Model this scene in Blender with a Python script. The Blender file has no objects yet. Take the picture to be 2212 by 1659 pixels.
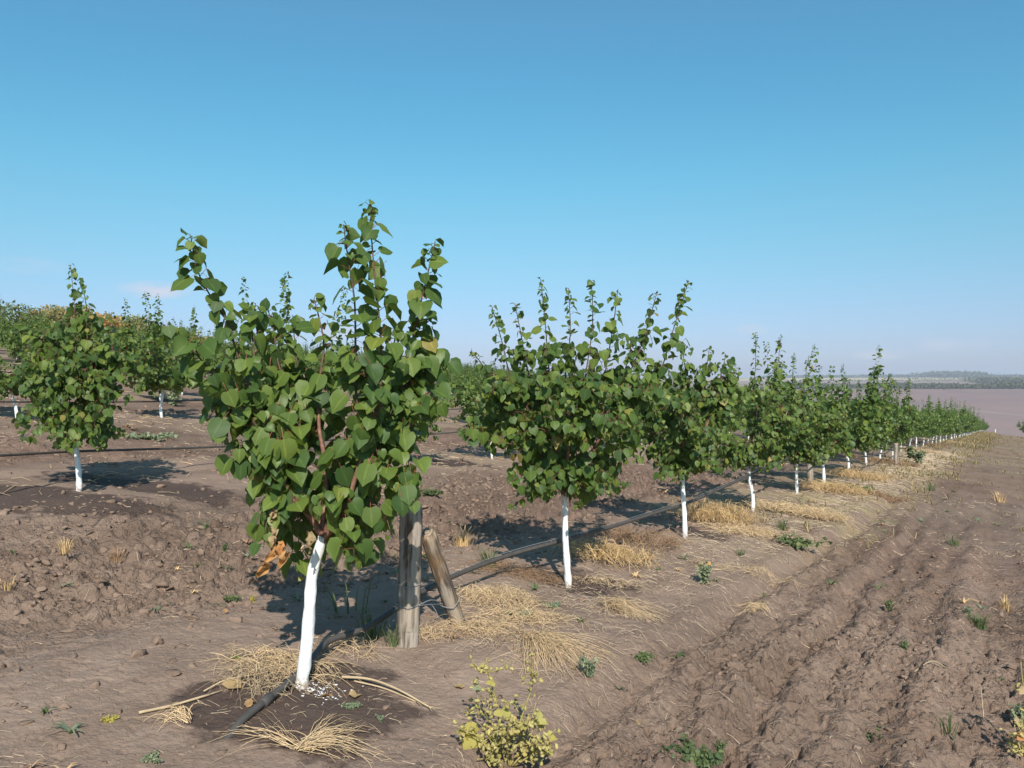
import bpy, math, random
import numpy as np
from mathutils import Vector, Matrix

R = math.radians
rng = np.random.default_rng(7)
sc = bpy.context.scene
COL = sc.collection

# ------------------------------------------------------------------ camera
W0, H0, F0 = 2212.0, 1659.0, 1736.0           # measuring frame of the photograph
cam_d = bpy.data.cameras.new('camera')
cam_d.sensor_width = 36.0
cam_d.lens = 36.0 * F0 / W0
cam_d.clip_start = 0.05
cam_d.clip_end = 20000
cam = bpy.data.objects.new('camera', cam_d)
COL.objects.link(cam)
cam.location = (0, 0, 0)
cam.rotation_euler = (R(90), 0, 0)
sc.camera = cam

# ------------------------------------------------------------------ world, sun, exposure
SUN_EL, SUN_AZ_X = R(38), 0.13                 # the sun stands behind the camera, a little to the right
sun_dir = Vector((SUN_AZ_X, -1.0, 0)).normalized() * math.cos(SUN_EL) + Vector((0, 0, math.sin(SUN_EL)))
world = bpy.data.worlds.new('World')
sc.world = world
world.use_nodes = True
wn, wl = world.node_tree.nodes, world.node_tree.links
wn.clear()
w_out = wn.new('ShaderNodeOutputWorld')
w_bg = wn.new('ShaderNodeBackground')
w_sky = wn.new('ShaderNodeTexSky')
w_sky.sky_type = 'NISHITA'
w_sky.sun_disc = False
w_sky.sun_elevation = SUN_EL
w_sky.sun_rotation = math.atan2(sun_dir.x, sun_dir.y)
w_sky.altitude = 100
w_sky.air_density = 1.0
w_sky.dust_density = 0.6
w_sky.ozone_density = 1.0
w_bg.inputs[1].default_value = 0.105


def wmath(op, a, b=None, c=None, clamp=False):
    n = wn.new('ShaderNodeMath'); n.operation = op; n.use_clamp = clamp
    for i, v in enumerate((a, b, c)):
        if v is None: continue
        if isinstance(v, (int, float)): n.inputs[i].default_value = v
        else: wl.new(v, n.inputs[i])
    return n.outputs[0]


w_tc = wn.new('ShaderNodeTexCoord')
w_sep = wn.new('ShaderNodeSeparateXYZ')
wl.new(w_tc.outputs['Generated'], w_sep.inputs[0])
w_tint = wn.new('ShaderNodeMix'); w_tint.data_type = 'RGBA'; w_tint.blend_type = 'MULTIPLY'
w_tint.inputs[0].default_value = 1.0
wl.new(w_sky.outputs[0], w_tint.inputs[6])
w_ramp = wn.new('ShaderNodeValToRGB'); w_ramp.color_ramp.interpolation = 'B_SPLINE'
_e = w_ramp.color_ramp.elements
for _ in range(4): _e.new(.5)
for _x, (_p, _c) in zip(_e, ((0.0, (.40, .42, .74)), (.028, (.40, .43, .73)), (.13, (.425, .60, .65)), (.24, (.39, .785, .77)), (.41, (.29, .80, .89)), (1.0, (.85, .92, .85)))):
    _x.position = _p; _x.color = (*_c, 1)
wl.new(w_sep.outputs[2], w_ramp.inputs[0]); wl.new(w_ramp.outputs[0], w_tint.inputs[7])
# small fair weather clouds low over the horizon (azimuth from north, elevation, half sizes; all in radians)
w_az = wmath('ARCTAN2', w_sep.outputs[0], w_sep.outputs[1])
w_el = wmath('ARCSINE', w_sep.outputs[2])
w_no = wn.new('ShaderNodeTexNoise'); w_no.inputs['Scale'].default_value = 26; w_no.inputs['Detail'].default_value = 5
w_map = wn.new('ShaderNodeMapping'); w_map.inputs['Scale'].default_value = (1, 1, 3.0)
wl.new(w_tc.outputs['Generated'], w_map.inputs[0]); wl.new(w_map.outputs[0], w_no.inputs[0])
cl_sum = None
for (azd, eld, ha, he, am) in ((-24.0, 6.1, 2.0, .52, .62), (-12.3, 3.6, 1.4, .55, .50), (0.3, 4.2, 1.5, .5, .30), (16.6, 3.7, 1.0, .35, .38),
                               (24.6, 1.9, 1.6, .32, .40), (28.8, 2.45, 1.9, .4, .32), (3.2, 3.1, 2.2, .4, .22), (-31.0, 7.2, 2.0, .5, .12),
                               (45, 4, 3, .7, .4), (-50, 6, 3, .7, .4), (75, 5, 4, .8, .4), (-85, 5, 4, .8, .4), (120, 5, 4, .8, .4),
                               (-130, 6, 4, .8, .4), (165, 5, 4, .8, .4)):
    a = wmath('DIVIDE', wmath('SUBTRACT', w_az, R(azd)), R(ha))
    e = wmath('DIVIDE', wmath('SUBTRACT', w_el, R(eld)), R(he))
    d = wmath('ADD', wmath('MULTIPLY', a, a), wmath('MULTIPLY', e, e))
    m = wmath('MULTIPLY', wmath('SUBTRACT', 1.0, wmath('MULTIPLY', d, .62), clamp=True), am * 1.35)
    cl_sum = m if cl_sum is None else wmath('MAXIMUM', cl_sum, m)
w_nm = wmath('MULTIPLY', wmath('SUBTRACT', w_no.outputs[0], 0.28), 3.4, clamp=True)
cl = wmath('MULTIPLY', cl_sum, w_nm, clamp=True)
w_cm = wn.new('ShaderNodeMix'); w_cm.data_type = 'RGBA'
wl.new(cl, w_cm.inputs[0]); wl.new(w_tint.outputs[2], w_cm.inputs[6])
w_cm.inputs[7].default_value = (4.1, 4.1, 4.7, 1)
wl.new(w_cm.outputs[2], w_bg.inputs[0])
wl.new(w_bg.outputs[0], w_out.inputs[0])

sun_d = bpy.data.lights.new('sun', 'SUN')
sun_d.energy = 3.5
sun_d.angle = R(0.53)
sun_d.color = (1.0, 0.95, 0.86)
sun = bpy.data.objects.new('sun', sun_d)
COL.objects.link(sun)
sun.rotation_euler = sun_dir.to_track_quat('Z', 'Y').to_euler()

sc.view_settings.view_transform = 'Standard'
sc.view_settings.look = 'None'
sc.view_settings.exposure = 0.75
sc.view_settings.gamma = 1.0
sc.view_settings.use_curve_mapping = False
sc.cycles.max_bounces = 8
sc.cycles.transparent_max_bounces = 8
sc.cycles.use_denoising = True

# ------------------------------------------------------------------ noise (numpy)


def _h(ix, iy, seed):
    n = (ix.astype(np.int64) * 374761393 + iy.astype(np.int64) * 668265263 + seed * 1442695041) & 0xFFFFFFFF
    n = ((n ^ (n >> 13)) * 1274126177) & 0xFFFFFFFF
    n = (n ^ (n >> 16)) & 0xFFFFFFFF
    return n / 4294967295.0


def vnoise(x, y, seed=0):
    ix, iy = np.floor(x), np.floor(y)
    fx, fy = x - ix, y - iy
    fx = fx * fx * (3 - 2 * fx); fy = fy * fy * (3 - 2 * fy)
    a, b = _h(ix, iy, seed), _h(ix + 1, iy, seed)
    c, d = _h(ix, iy + 1, seed), _h(ix + 1, iy + 1, seed)
    return (a * (1 - fx) + b * fx) * (1 - fy) + (c * (1 - fx) + d * fx) * fy


def fbm(x, y, o=4, seed=0):
    s, a, t = 0.0, 1.0, 0.0
    for i in range(o):
        s = s + a * vnoise(x * 2 ** i + i * 17.3, y * 2 ** i - i * 9.1, seed + i); t += a; a *= .5
    return s / t


def worley(x, y, seed=0):
    ix, iy = np.floor(x), np.floor(y)
    best = np.full(x.shape, 9.0); second = np.full(x.shape, 9.0); cid = np.zeros(x.shape)
    for dx in (-1, 0, 1):
        for dy in (-1, 0, 1):
            jx, jy = ix + dx, iy + dy
            px_, py_ = jx + _h(jx, jy, seed), jy + _h(jx, jy, seed + 5)
            d = (px_ - x) ** 2 + (py_ - y) ** 2
            n = d < best
            second = np.where(n, best, np.minimum(second, d))
            cid = np.where(n, _h(jx, jy, seed + 9), cid)
            best = np.where(n, d, best)
    return np.sqrt(best), np.sqrt(second), cid


def sstep(a, b, x):
    t = np.clip((x - a) / (b - a), 0, 1)
    return t * t * (3 - 2 * t)


# ------------------------------------------------------------------ terrain
RU, RV = np.array((.523, .853)), np.array((-.853, .523))     # along the rows, across them (uphill)
V1, WROW = 2.645, 4.4                                         # first row, row spacing
F_U = [0, 110, 180, 300, 400, 470, 590, 900, 960, 1300, 1900, 2600, 3600, 9000]
F_Z = [-1.5, -6.0, -15, -30, -33, -31, -21.9, -4.6, -4.5, 0.5, 8.5, 19, 26, 22]


def uv(X, Y):
    return X * RU[0] + Y * RU[1], X * RV[0] + Y * RV[1]


def base_h(X, Y):
    u, v = uv(X, Y)
    vc = np.where(v > 30, 30 + 38 * np.tanh((v - 30) / 38), np.where(v < -40, -40 + 60 * np.tanh((v + 40) / 60), v))
    P = -.0417 * u + .1059 * vc - 1.5
    P = np.where(u < -30, -.0417 * -30 + .1059 * vc - 1.5, P)
    Fz = np.interp(u, F_U, F_Z) + 2.5 * (fbm(X / 300, Y / 300, 3, 3) - .5) * sstep(300, 600, u)
    # the skyline wood drops away to the right
    t = sstep(105, 300, u)
    vr = sstep(-60, -420, v) * sstep(900, 2200, u) * 0
    return P * (1 - t) + Fz * t - vr * 10


def row_t(v):
    return np.abs(np.mod(v - V1 + WROW / 2, WROW) - WROW / 2)


def micro_h(X, Y):
    u, v = uv(X, Y)
    d = np.hypot(X, Y)
    strip = 1 - sstep(.75, 1.3, row_t(v))
    strip = np.where(v < .4, 0, strip)
    near = d < 26
    h = (fbm(X * .9, Y * .9, 3, 2) - .5) * .10 + strip * .05
    h = h * (1 - .75 * sstep(15, 60, d))
    out = np.array(h, float) * (1 - sstep(200, 400, d))
    m = np.asarray(near)
    if not m.any(): return out
    x, y, uu, vv, dd, st = X[m], Y[m], u[m], v[m], d[m], strip[m]
    wob = fbm(x * 1.7, y * 1.7, 3, 11) - .5
    w2x, w2y = fbm(x * 11, y * 11, 3, 61) - .5, fbm(x * 11 + 9, y * 11 - 7, 3, 71) - .5
    patch = fbm(x * .8, y * .8, 3, 31)
    cloddy = (1 - st) * sstep(.34, .62, patch + .10 * (vv > V1))
    tracks = sstep(1.9, 1.2, vv)
    fade = 1 - sstep(12, 25, dd)
    f2_ = 1 - sstep(7, 13, dd)
    g = (fbm(x * 4.5, y * 4.5, 3, 21) - .5) * .045 * (1 - .5 * tracks)

    def crumbs(sc_, wrp, seed, keep, ed):
        f1, f2, cid = worley(x * sc_ + w2x * wrp + wob, y * sc_ + w2y * wrp, seed)
        f3 = np.clip((f2 - f1) / ed, 0, 1)
        return f3 * (cid > keep) * (.35 + .65 * np.modf(cid * 7.3)[0])
    mask = .15 + .85 * cloddy
    g = g + fade * (.060 * crumbs(5.5, 1.6, 4, .62, .30) + .034 * crumbs(9.5, 1.8, 5, .5, .30)) * cloddy * (1 - .80 * tracks)
    g = g + fade * .024 * crumbs(15, 2.0, 8, .35, .35) * mask
    g = g + f2_ * .015 * crumbs(27, 2.0, 9, .3, .45) * np.maximum(mask, .55 * tracks)
    g = g + f2_ * .010 * crumbs(47, 1.5, 10, .25, .5) * np.maximum(mask, .6 * tracks) * (1 - sstep(4.5, 7.5, dd))
    g = g + tracks * fade * .026 * crumbs(11, 1.8, 18, .45, .35)
    b1_ = np.abs(fbm(x * 10, y * 10, 4, 81) - .5)
    g = g - (1 - .7 * st) * fade * b1_ * .07
    # tillage marks along the lanes: fine harrow lines, three deeper ruts on the right-hand track
    g = g + (1 - st) * fade * (.010 + .008 * tracks) * np.sin(2 * math.pi * (vv + .22 * wob) / .27)
    for v0_, dp_, wd_ in ((1.58, .050, .09), (.98, .036, .07), (.08, .045, .10), (-1.1, .04, .10)):
        q_ = (vv + .12 * wob - v0_) / wd_
        g = g - fade * dp_ * np.exp(-q_ * q_) + fade * dp_ * .5 * np.exp(-(q_ - 1.9) ** 2)
    f1, f2, cid = worley(uu * 9 + w2x * 1.5, vv * 14 + w2y * 1.5, 14)
    g = g - tracks * fade * .035 * (cid > .62) * sstep(.40, .16, f1)
    # smooth blown crust on the strip with fine cracks
    g = g + st * f2_ * (.012 * (fbm(x * 17, y * 17, 3, 87) - .5) - .010 * (np.abs(fbm(x * 5, y * 5, 4, 91) - .5) < .014))
    g = g * (1 - .45 * st)
    out[m] += g
    return out


def ground(X, Y):
    X = np.asarray(X, float); Y = np.asarray(Y, float)
    return base_h(X, Y) + micro_h(X, Y)


def gz(x, y):
    return float(ground(np.array([x]), np.array([y]))[0])


def hit(px, py):
    """point of the ground seen at a pixel of the measuring frame"""
    a, b = (px - W0 / 2) / F0, -(py - H0 / 2) / F0
    Y = 1.5 / (-b - .112 * a + .0198)
    for _ in range(12):
        z = gz(a * Y, Y)
        Y = min(max(Y * (1 + .9 * ((z / Y) / b - 1)) if b < -.02 else Y, .5), 400)
    return Vector((a * Y, Y, gz(a * Y, Y)))


def at(px, py, Y):
    return Vector(((px - W0 / 2) / F0 * Y, Y, -(py - H0 / 2) / F0 * Y))


def rowpt(r, u):
    v = V1 + WROW * r
    p = RU * u + RV * v
    return float(p[0]), float(p[1])


# ------------------------------------------------------------------ mesh helpers
def mesh_np(name, verts, faces, mats=(), tint=None, fmat=None, smooth=False, attrs=None):
    """faces: list of (n,k) int arrays"""
    me = bpy.data.meshes.new(name)
    verts = np.asarray(verts, np.float32)
    me.vertices.add(len(verts)); me.vertices.foreach_set('co', verts.ravel())
    faces = [np.asarray(f, np.int32) for f in faces if len(f)]
    loops = np.concatenate([f.ravel() for f in faces])
    tot = np.concatenate([np.full(len(f), f.shape[1], np.int32) for f in faces])
    st = np.concatenate(([0], np.cumsum(tot)[:-1])).astype(np.int32)
    me.loops.add(len(loops)); me.loops.foreach_set('vertex_index', loops)
    me.polygons.add(len(tot)); me.polygons.foreach_set('loop_start', st); me.polygons.foreach_set('loop_total', tot)
    if fmat is not None: me.polygons.foreach_set('material_index', np.asarray(fmat, np.int32))
    if smooth: me.polygons.foreach_set('use_smooth', np.ones(len(tot), bool))
    me.update(calc_edges=True)
    if tint is not None: attrs = dict(attrs or {}, tint=tint)
    for k, v in (attrs or {}).items():
        a = me.attributes.new(k, 'FLOAT', 'POINT'); a.data.foreach_set('value', np.asarray(v, np.float32))
    for m in mats: me.materials.append(m)
    return me


def link(name, me, parent=None, loc=None, kind=None, **props):
    o = bpy.data.objects.new(name, me)
    COL.objects.link(o)
    if parent is not None: o.parent = parent
    if loc is not None: o.location = loc
    if kind: o['kind'] = kind
    for k, v in props.items(): o[k] = v
    return o


def thing(name, label, cat, loc, group=None, rz=0.0, s=1.0):
    o = bpy.data.objects.new(name, None)
    COL.objects.link(o)
    o.empty_display_size = .1
    o.location = loc; o.rotation_euler = (0, 0, rz); o.scale = s if isinstance(s, tuple) else (s, s, s)
    o['label'] = label; o['category'] = cat
    if group: o['group'] = group
    return o


def tag(o, label, cat, group=None):
    o['label'] = label; o['category'] = cat
    if group: o['group'] = group
    return o


class Bag:
    """collects shapes for one mesh"""
    def __init__(s): s.v, s.f3, s.f4, s.t, s.n = [], [], [], [], 0

    def add(s, v, f3=None, f4=None, tint=0.0):
        v = np.asarray(v, float)
        s.v.append(v)
        if f3 is not None and len(f3): s.f3.append(np.asarray(f3) + s.n)
        if f4 is not None and len(f4): s.f4.append(np.asarray(f4) + s.n)
        s.t.append(np.full(len(v), tint) if np.isscalar(tint) else np.asarray(tint))
        s.n += len(v)

    def tube(s, pts, r0, r1=None, k=6, tint=0.0, cap=True, lump=0.0):
        P = np.asarray([tuple(p) for p in pts], float)
        r = np.linspace(r0, r0 if r1 is None else r1, len(P)) if np.isscalar(r0) else np.asarray(r0)
        T = np.gradient(P, axis=0); T /= np.linalg.norm(T, axis=1)[:, None] + 1e-9
        ref = np.array((.31, .17, .93)) if abs(T[0][2]) < .8 else np.array((.9, .35, .1))
        A = np.cross(T, ref); A /= np.linalg.norm(A, axis=1)[:, None] + 1e-9
        B = np.cross(T, A)
        th = np.arange(k) * 2 * math.pi / k
        rr = r[:, None] * (1 + (lump * (rng.random((len(P), k)) - .5) if lump else 0))
        V = P[:, None, :] + rr[..., None] * (np.cos(th)[None, :, None] * A[:, None, :] + np.sin(th)[None, :, None] * B[:, None, :])
        n = len(P)
        V = V.reshape(-1, 3)
        i = np.arange(n - 1)[:, None] * k; j = np.arange(k)[None, :]; j2 = (j + 1) % k
        f4 = np.stack([i + j, i + j2, i + k + j2, i + k + j], -1).reshape(-1, 4)
        f3 = None
        if cap:
            V = np.concatenate([V, P[:1], P[-1:]])
            a, b = n * k, n * k + 1
            jj = np.arange(k); j3 = (jj + 1) % k
            f3 = np.concatenate([np.stack([np.full(k, a), j3, jj], -1), np.stack([np.full(k, b), (n - 1) * k + jj, (n - 1) * k + j3], -1)])
        s.add(V, f3, f4, tint)

    def ribbon(s, pts, w0, w1, side, tint=0.0):
        P = np.asarray([tuple(p) for p in pts], float)
        w = np.linspace(w0, w1, len(P))[:, None] * .5
        S = np.asarray(tuple(side), float)[None, :]
        V = np.concatenate([P - S * w, P + S * w])
        n = len(P); i = np.arange(n - 1)
        s.add(V, None, np.stack([i, i + 1, n + i + 1, n + i], -1), tint)

    def mesh(s, name, mats, smooth=True):
        v = np.concatenate(s.v)
        fs = []
        if s.f4: fs.append(np.concatenate(s.f4))
        if s.f3: fs.append(np.concatenate(s.f3))
        return mesh_np(name, v, fs, mats, tint=np.concatenate(s.t), smooth=smooth)


def spline(pts, n=8):
    """Catmull-Rom through pts"""
    P = np.asarray([tuple(p) for p in pts], float)
    if len(P) < 3:
        t = np.linspace(0, 1, n)[:, None]
        return P[0] * (1 - t) + P[-1] * t
    Q = np.concatenate([[2 * P[0] - P[1]], P, [2 * P[-1] - P[-2]]])
    out = []
    per = max(2, int(math.ceil(n / (len(P) - 1))))
    for i in range(len(P) - 1):
        a, b, c, d = Q[i:i + 4]
        for t in np.linspace(0, 1, per, endpoint=False):
            out.append(.5 * ((2 * b) + (-a + c) * t + (2 * a - 5 * b + 4 * c - d) * t * t + (-a + 3 * b - 3 * c + d) * t ** 3))
    out.append(P[-1])
    return np.array(out)


# ------------------------------------------------------------------ materials
def new_mat(name):
    m = bpy.data.materials.new(name); m.use_nodes = True
    nt = m.node_tree; nt.nodes.clear()
    out = nt.nodes.new('ShaderNodeOutputMaterial')
    b = nt.nodes.new('ShaderNodeBsdfPrincipled')
    nt.links.new(b.outputs[0], out.inputs[0])
    return m, nt, b, out


class NT:
    def __init__(s, nt): s.nt = nt

    def n(s, t, **k):
        x = s.nt.nodes.new(t)
        for a, b in k.items(): setattr(x, a, b)
        return x

    def l(s, a, b): s.nt.links.new(a, b)

    def m(s, op, a, b=None, c=None, clamp=False):
        x = s.n('ShaderNodeMath', operation=op, use_clamp=clamp)
        for i, v in enumerate((a, b, c)):
            if v is None: continue
            if isinstance(v, (int, float)): x.inputs[i].default_value = v
            else: s.l(v, x.inputs[i])
        return x.outputs[0]

    def noise(s, scale, detail=4, vec=None, rough=.55, dist=0):
        x = s.n('ShaderNodeTexNoise'); x.inputs['Scale'].default_value = scale; x.inputs['Detail'].default_value = detail
        x.inputs['Roughness'].default_value = rough; x.inputs['Distortion'].default_value = dist
        if vec is not None: s.l(vec, x.inputs['Vector'])
        return x.outputs[0]

    def ramp(s, fac, stops, interp='LINEAR'):
        x = s.n('ShaderNodeValToRGB'); x.color_ramp.interpolation = interp
        e = x.color_ramp.elements
        while len(e) < len(stops): e.new(.5)
        for i, (p, c) in enumerate(stops):
            e[i].position = p; e[i].color = (*c, 1) if len(c) == 3 else c
        s.l(fac, x.inputs[0])
        return x.outputs[0]

    def mix(s, f, a, b, mode='MIX'):
        x = s.n('ShaderNodeMix', data_type='RGBA', blend_type=mode)
        for i, v in ((0, f), (6, a), (7, b)):
            if isinstance(v, (int, float)): x.inputs[i].default_value = v
            elif isinstance(v, tuple): x.inputs[i].default_value = (*v, 1) if len(v) == 3 else v
            else: s.l(v, x.inputs[i])
        return x.outputs[2]

    def bump(s, h, strength, dist, normal=None):
        x = s.n('ShaderNodeBump'); x.inputs['Strength'].default_value = strength; x.inputs['Distance'].default_value = dist
        s.l(h, x.inputs['Height'])
        if normal is not None: s.l(normal, x.inputs['Normal'])
        return x.outputs[0]

    def attr(s, name):
        x = s.n('ShaderNodeAttribute'); x.attribute_name = name
        return x.outputs['Fac']

    def rnd(s):
        a = s.attr('tint')
        o = s.n('ShaderNodeObjectInfo').outputs['Random']
        return s.m('FRACT', s.m('ADD', a, o))


def leaf_material(name, stops, back, rough=.44, trans=.38, spec=.32, veins=True):
    m, nt, b, out = new_mat(name)
    k = NT(nt)
    r = k.rnd()
    c = k.ramp(r, stops)
    geo = k.n('ShaderNodeNewGeometry')
    pos = k.n('ShaderNodeTexCoord').outputs['Object']
    nz = k.noise(60, 3, pos)
    c = k.mix(k.m('MULTIPLY', k.m('SUBTRACT', nz, .3), .5, clamp=True), c, (.13, .17, .035))
    rb = k.m('MULTIPLY', k.m('SUBTRACT', k.attr('rib'), .84), 4.5, clamp=True)
    c = k.mix(k.m('MULTIPLY', rb, .55), c, k.mix(1.0, c, (2.4, 2.0, 1.9), 'MULTIPLY'))
    c2 = k.mix(.45, c, back)
    c = k.mix(geo.outputs['Backfacing'], c, c2)
    k.l(c, b.inputs['Base Color'])
    b.inputs['Roughness'].default_value = rough
    b.inputs['Specular IOR Level'].default_value = spec
    k.l(k.bump(k.noise(45, 2, pos), .25, .004), b.inputs['Normal'])
    t = k.n('ShaderNodeBsdfTranslucent')
    k.l(k.mix(1.0, c, (1.7, 1.5, .55), 'MULTIPLY'), t.inputs[0])
    mx = k.n('ShaderNodeMixShader'); mx.inputs[0].default_value = trans
    k.l(b.outputs[0], mx.inputs[1]); k.l(t.outputs[0], mx.inputs[2]); k.l(mx.outputs[0], out.inputs[0])
    return m


def plain(name, col, rough=.7, var=.25, scale=30, bump=.0, spec=.3):
    m, nt, b, out = new_mat(name)
    k = NT(nt)
    pos = k.n('ShaderNodeTexCoord').outputs['Object']
    nz = k.noise(scale, 4, pos)
    r = k.rnd()
    f = k.m('ADD', k.m('MULTIPLY', nz, .6), k.m('MULTIPLY', r, .4))
    lo = tuple(x * (1 - var) for x in col); hi = tuple(min(1, x * (1 + var)) for x in col)
    k.l(k.ramp(f, [(.2, lo), (.8, hi)]), b.inputs['Base Color'])
    b.inputs['Roughness'].default_value = rough
    b.inputs['Specular IOR Level'].default_value = spec
    if bump: k.l(k.bump(nz, .6, bump), b.inputs['Normal'])
    return m


M_LEAF = leaf_material('leaf_green', [(0, (.048, .098, .030)), (.30, (.074, .134, .032)), (.62, (.112, .172, .036)), (.93, (.155, .215, .046)),
                                      (.985, (.20, .24, .045)), (.995, (.30, .26, .07)), (1, (.34, .21, .08))], (.12, .19, .09))
M_WB = {
    'orange': leaf_material('foliage_orange', [(0, (.34, .20, .07)), (.5, (.50, .30, .10)), (.8, (.58, .38, .14)), (1, (.36, .32, .12))], (.4, .3, .12), .7, .35, .2),
    'olive': leaf_material('foliage_olive', [(0, (.20, .20, .09)), (.5, (.28, .27, .12)), (.8, (.38, .31, .13)), (1, (.22, .25, .11))], (.3, .3, .16), .7, .35, .2),
    'green': leaf_material('foliage_green', [(0, (.10, .14, .07)), (.5, (.15, .20, .09)), (1, (.20, .23, .11))], (.2, .24, .14), .7, .35, .2),
    'dark': leaf_material('foliage_dark', [(0, (.04, .055, .04)), (.5, (.06, .085, .05)), (1, (.10, .11, .06))], (.1, .13, .08), .7, .15, .2),
    'far': leaf_material('foliage_far', [(0, (.055, .055, .045)), (.5, (.085, .085, .06)), (1, (.14, .12, .08))], (.1, .11, .08), .8, .1, .1)}
M_WEED = leaf_material('weed_green', [(0, (.06, .09, .04)), (.6, (.10, .14, .06)), (1, (.18, .20, .08))], (.16, .2, .1), .6, .25, .3)
M_WEEDG = leaf_material('weed_grey_green', [(0, (.13, .17, .11)), (.6, (.19, .23, .15)), (1, (.27, .30, .18))], (.25, .28, .2), .7, .2, .2)
M_YEL = leaf_material('leaf_yellow', [(0, (.36, .34, .09)), (.6, (.52, .43, .09)), (1, (.42, .38, .11))], (.45, .4, .15), .6, .35, .3)
M_CRISP = leaf_material('crisped_leaf', [(0, (.30, .27, .08)), (.5, (.44, .36, .12)), (1, (.46, .33, .16))], (.3, .26, .12), .8, .2, .2)
M_BUR = plain('bur_olive', (.35, .29, .11), .9, .35, 90, .002)
M_DEAD = leaf_material('leaf_dead', [(0, (.34, .22, .11)), (.5, (.44, .31, .17)), (1, (.38, .21, .10))], (.36, .28, .17), .75, .15, .2)
M_DEADO = leaf_material('leaf_dead_orange', [(0, (.46, .17, .06)), (.5, (.55, .25, .10)), (1, (.52, .32, .14))], (.5, .25, .1), .7, .25, .2)
M_STRAW = plain('straw', (.60, .43, .25), .65, .48, 40, 0, .35)
M_STRAWR = plain('dry_weed_russet', (.31, .19, .11), .8, .45, 30)
M_GOLD = plain('dry_grass_gold', (.55, .37, .18), .65, .48, 30, 0, .35)
M_VERGE = leaf_material('verge_grass', [(0, (.13, .13, .06)), (.3, (.22, .18, .09)), (.6, (.36, .27, .15)), (1, (.46, .33, .18))], (.4, .3, .18), .8, .15, .15)
M_CHAFF = plain('pale_chaff', (.56, .43, .30), .7, .35, 30)
M_STALK = plain('dry_stalk', (.46, .34, .21), .8, .3, 14, .001)
M_PETIOLE = plain('red_petiole', (.22, .07, .04), .5, .3, 20)
M_SHOOT = plain('young_shoot', (.10, .060, .045), .5, .35, 14)
M_HOSE = plain('black_hose', (.060, .053, .048), .6, .45, 22, .0008, .4)
M_HOSED = plain('dusty_hose', (.17, .135, .11), .8, .45, 18, .0008, .3)
M_WIRE = plain('galvanised_wire', (.30, .29, .29), .4, .3, 30)
M_CLOD = plain('soil_clod', (.208, .144, .108), .95, .30, 70, .006, .1)
M_WBARK = plain('windbreak_bark', (.10, .075, .055), .9, .3, 5)
M_PAINT = plain('paint_drops', (.82, .82, .82), .6, .04, 30)


def bark_material():
    m, nt, b, out = new_mat('reddish_bark')
    k = NT(nt)
    pos = k.n('ShaderNodeTexCoord').outputs['Object']
    nz = k.noise(38, 5, pos)
    c = k.ramp(nz, [(.3, (.12, .055, .038)), (.55, (.24, .115, .075)), (.75, (.34, .21, .15))])
    k.l(c, b.inputs['Base Color']); b.inputs['Roughness'].default_value = .6
    k.l(k.bump(nz, .5, .004), b.inputs['Normal'])
    return m


def trunk_material():
    """whitewash up to the fork (attribute 'paint' 1 = painted), bare bark above"""
    m, nt, b, out = new_mat('whitewashed_bark')
    k = NT(nt)
    pos = k.n('ShaderNodeTexCoord').outputs['Object']
    nz = k.noise(55, 4, pos)
    big = k.noise(14, 3, pos)
    bark = k.ramp(nz, [(.3, (.11, .06, .045)), (.6, (.26, .14, .10)), (.8, (.36, .25, .19))])
    f = k.m('ADD', k.attr('paint'), k.m('MULTIPLY', k.m('SUBTRACT', nz, .5), 1.7))
    f = k.m('MULTIPLY', k.m('SUBTRACT', f, .40), 7, clamp=True)
    mp = k.n('ShaderNodeMapping'); mp.inputs['Scale'].default_value = (1, 1, .12); k.l(pos, mp.inputs[0])
    drip = k.noise(90, 4, mp.outputs[0], .6)
    white = k.mix(k.m('MULTIPLY', k.m('SUBTRACT', drip, .55), 3, clamp=True), k.ramp(big, [(.3, (.70, .70, .68)), (.6, (.86, .86, .85))]), (.56, .54, .50))
    dirt = k.m('MULTIPLY', k.attr('dirt'), k.m('MULTIPLY', k.m('SUBTRACT', nz, .35), 4, clamp=True), clamp=True)
    white = k.mix(dirt, white, (.30, .22, .17))
    c = k.mix(f, bark, white)
    k.l(c, b.inputs['Base Color']); b.inputs['Roughness'].default_value = .75
    h = k.m('ADD', k.m('MULTIPLY', nz, .5), k.noise(20, 3, pos))
    k.l(k.bump(h, .7, .008), b.inputs['Normal'])
    return m


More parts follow.
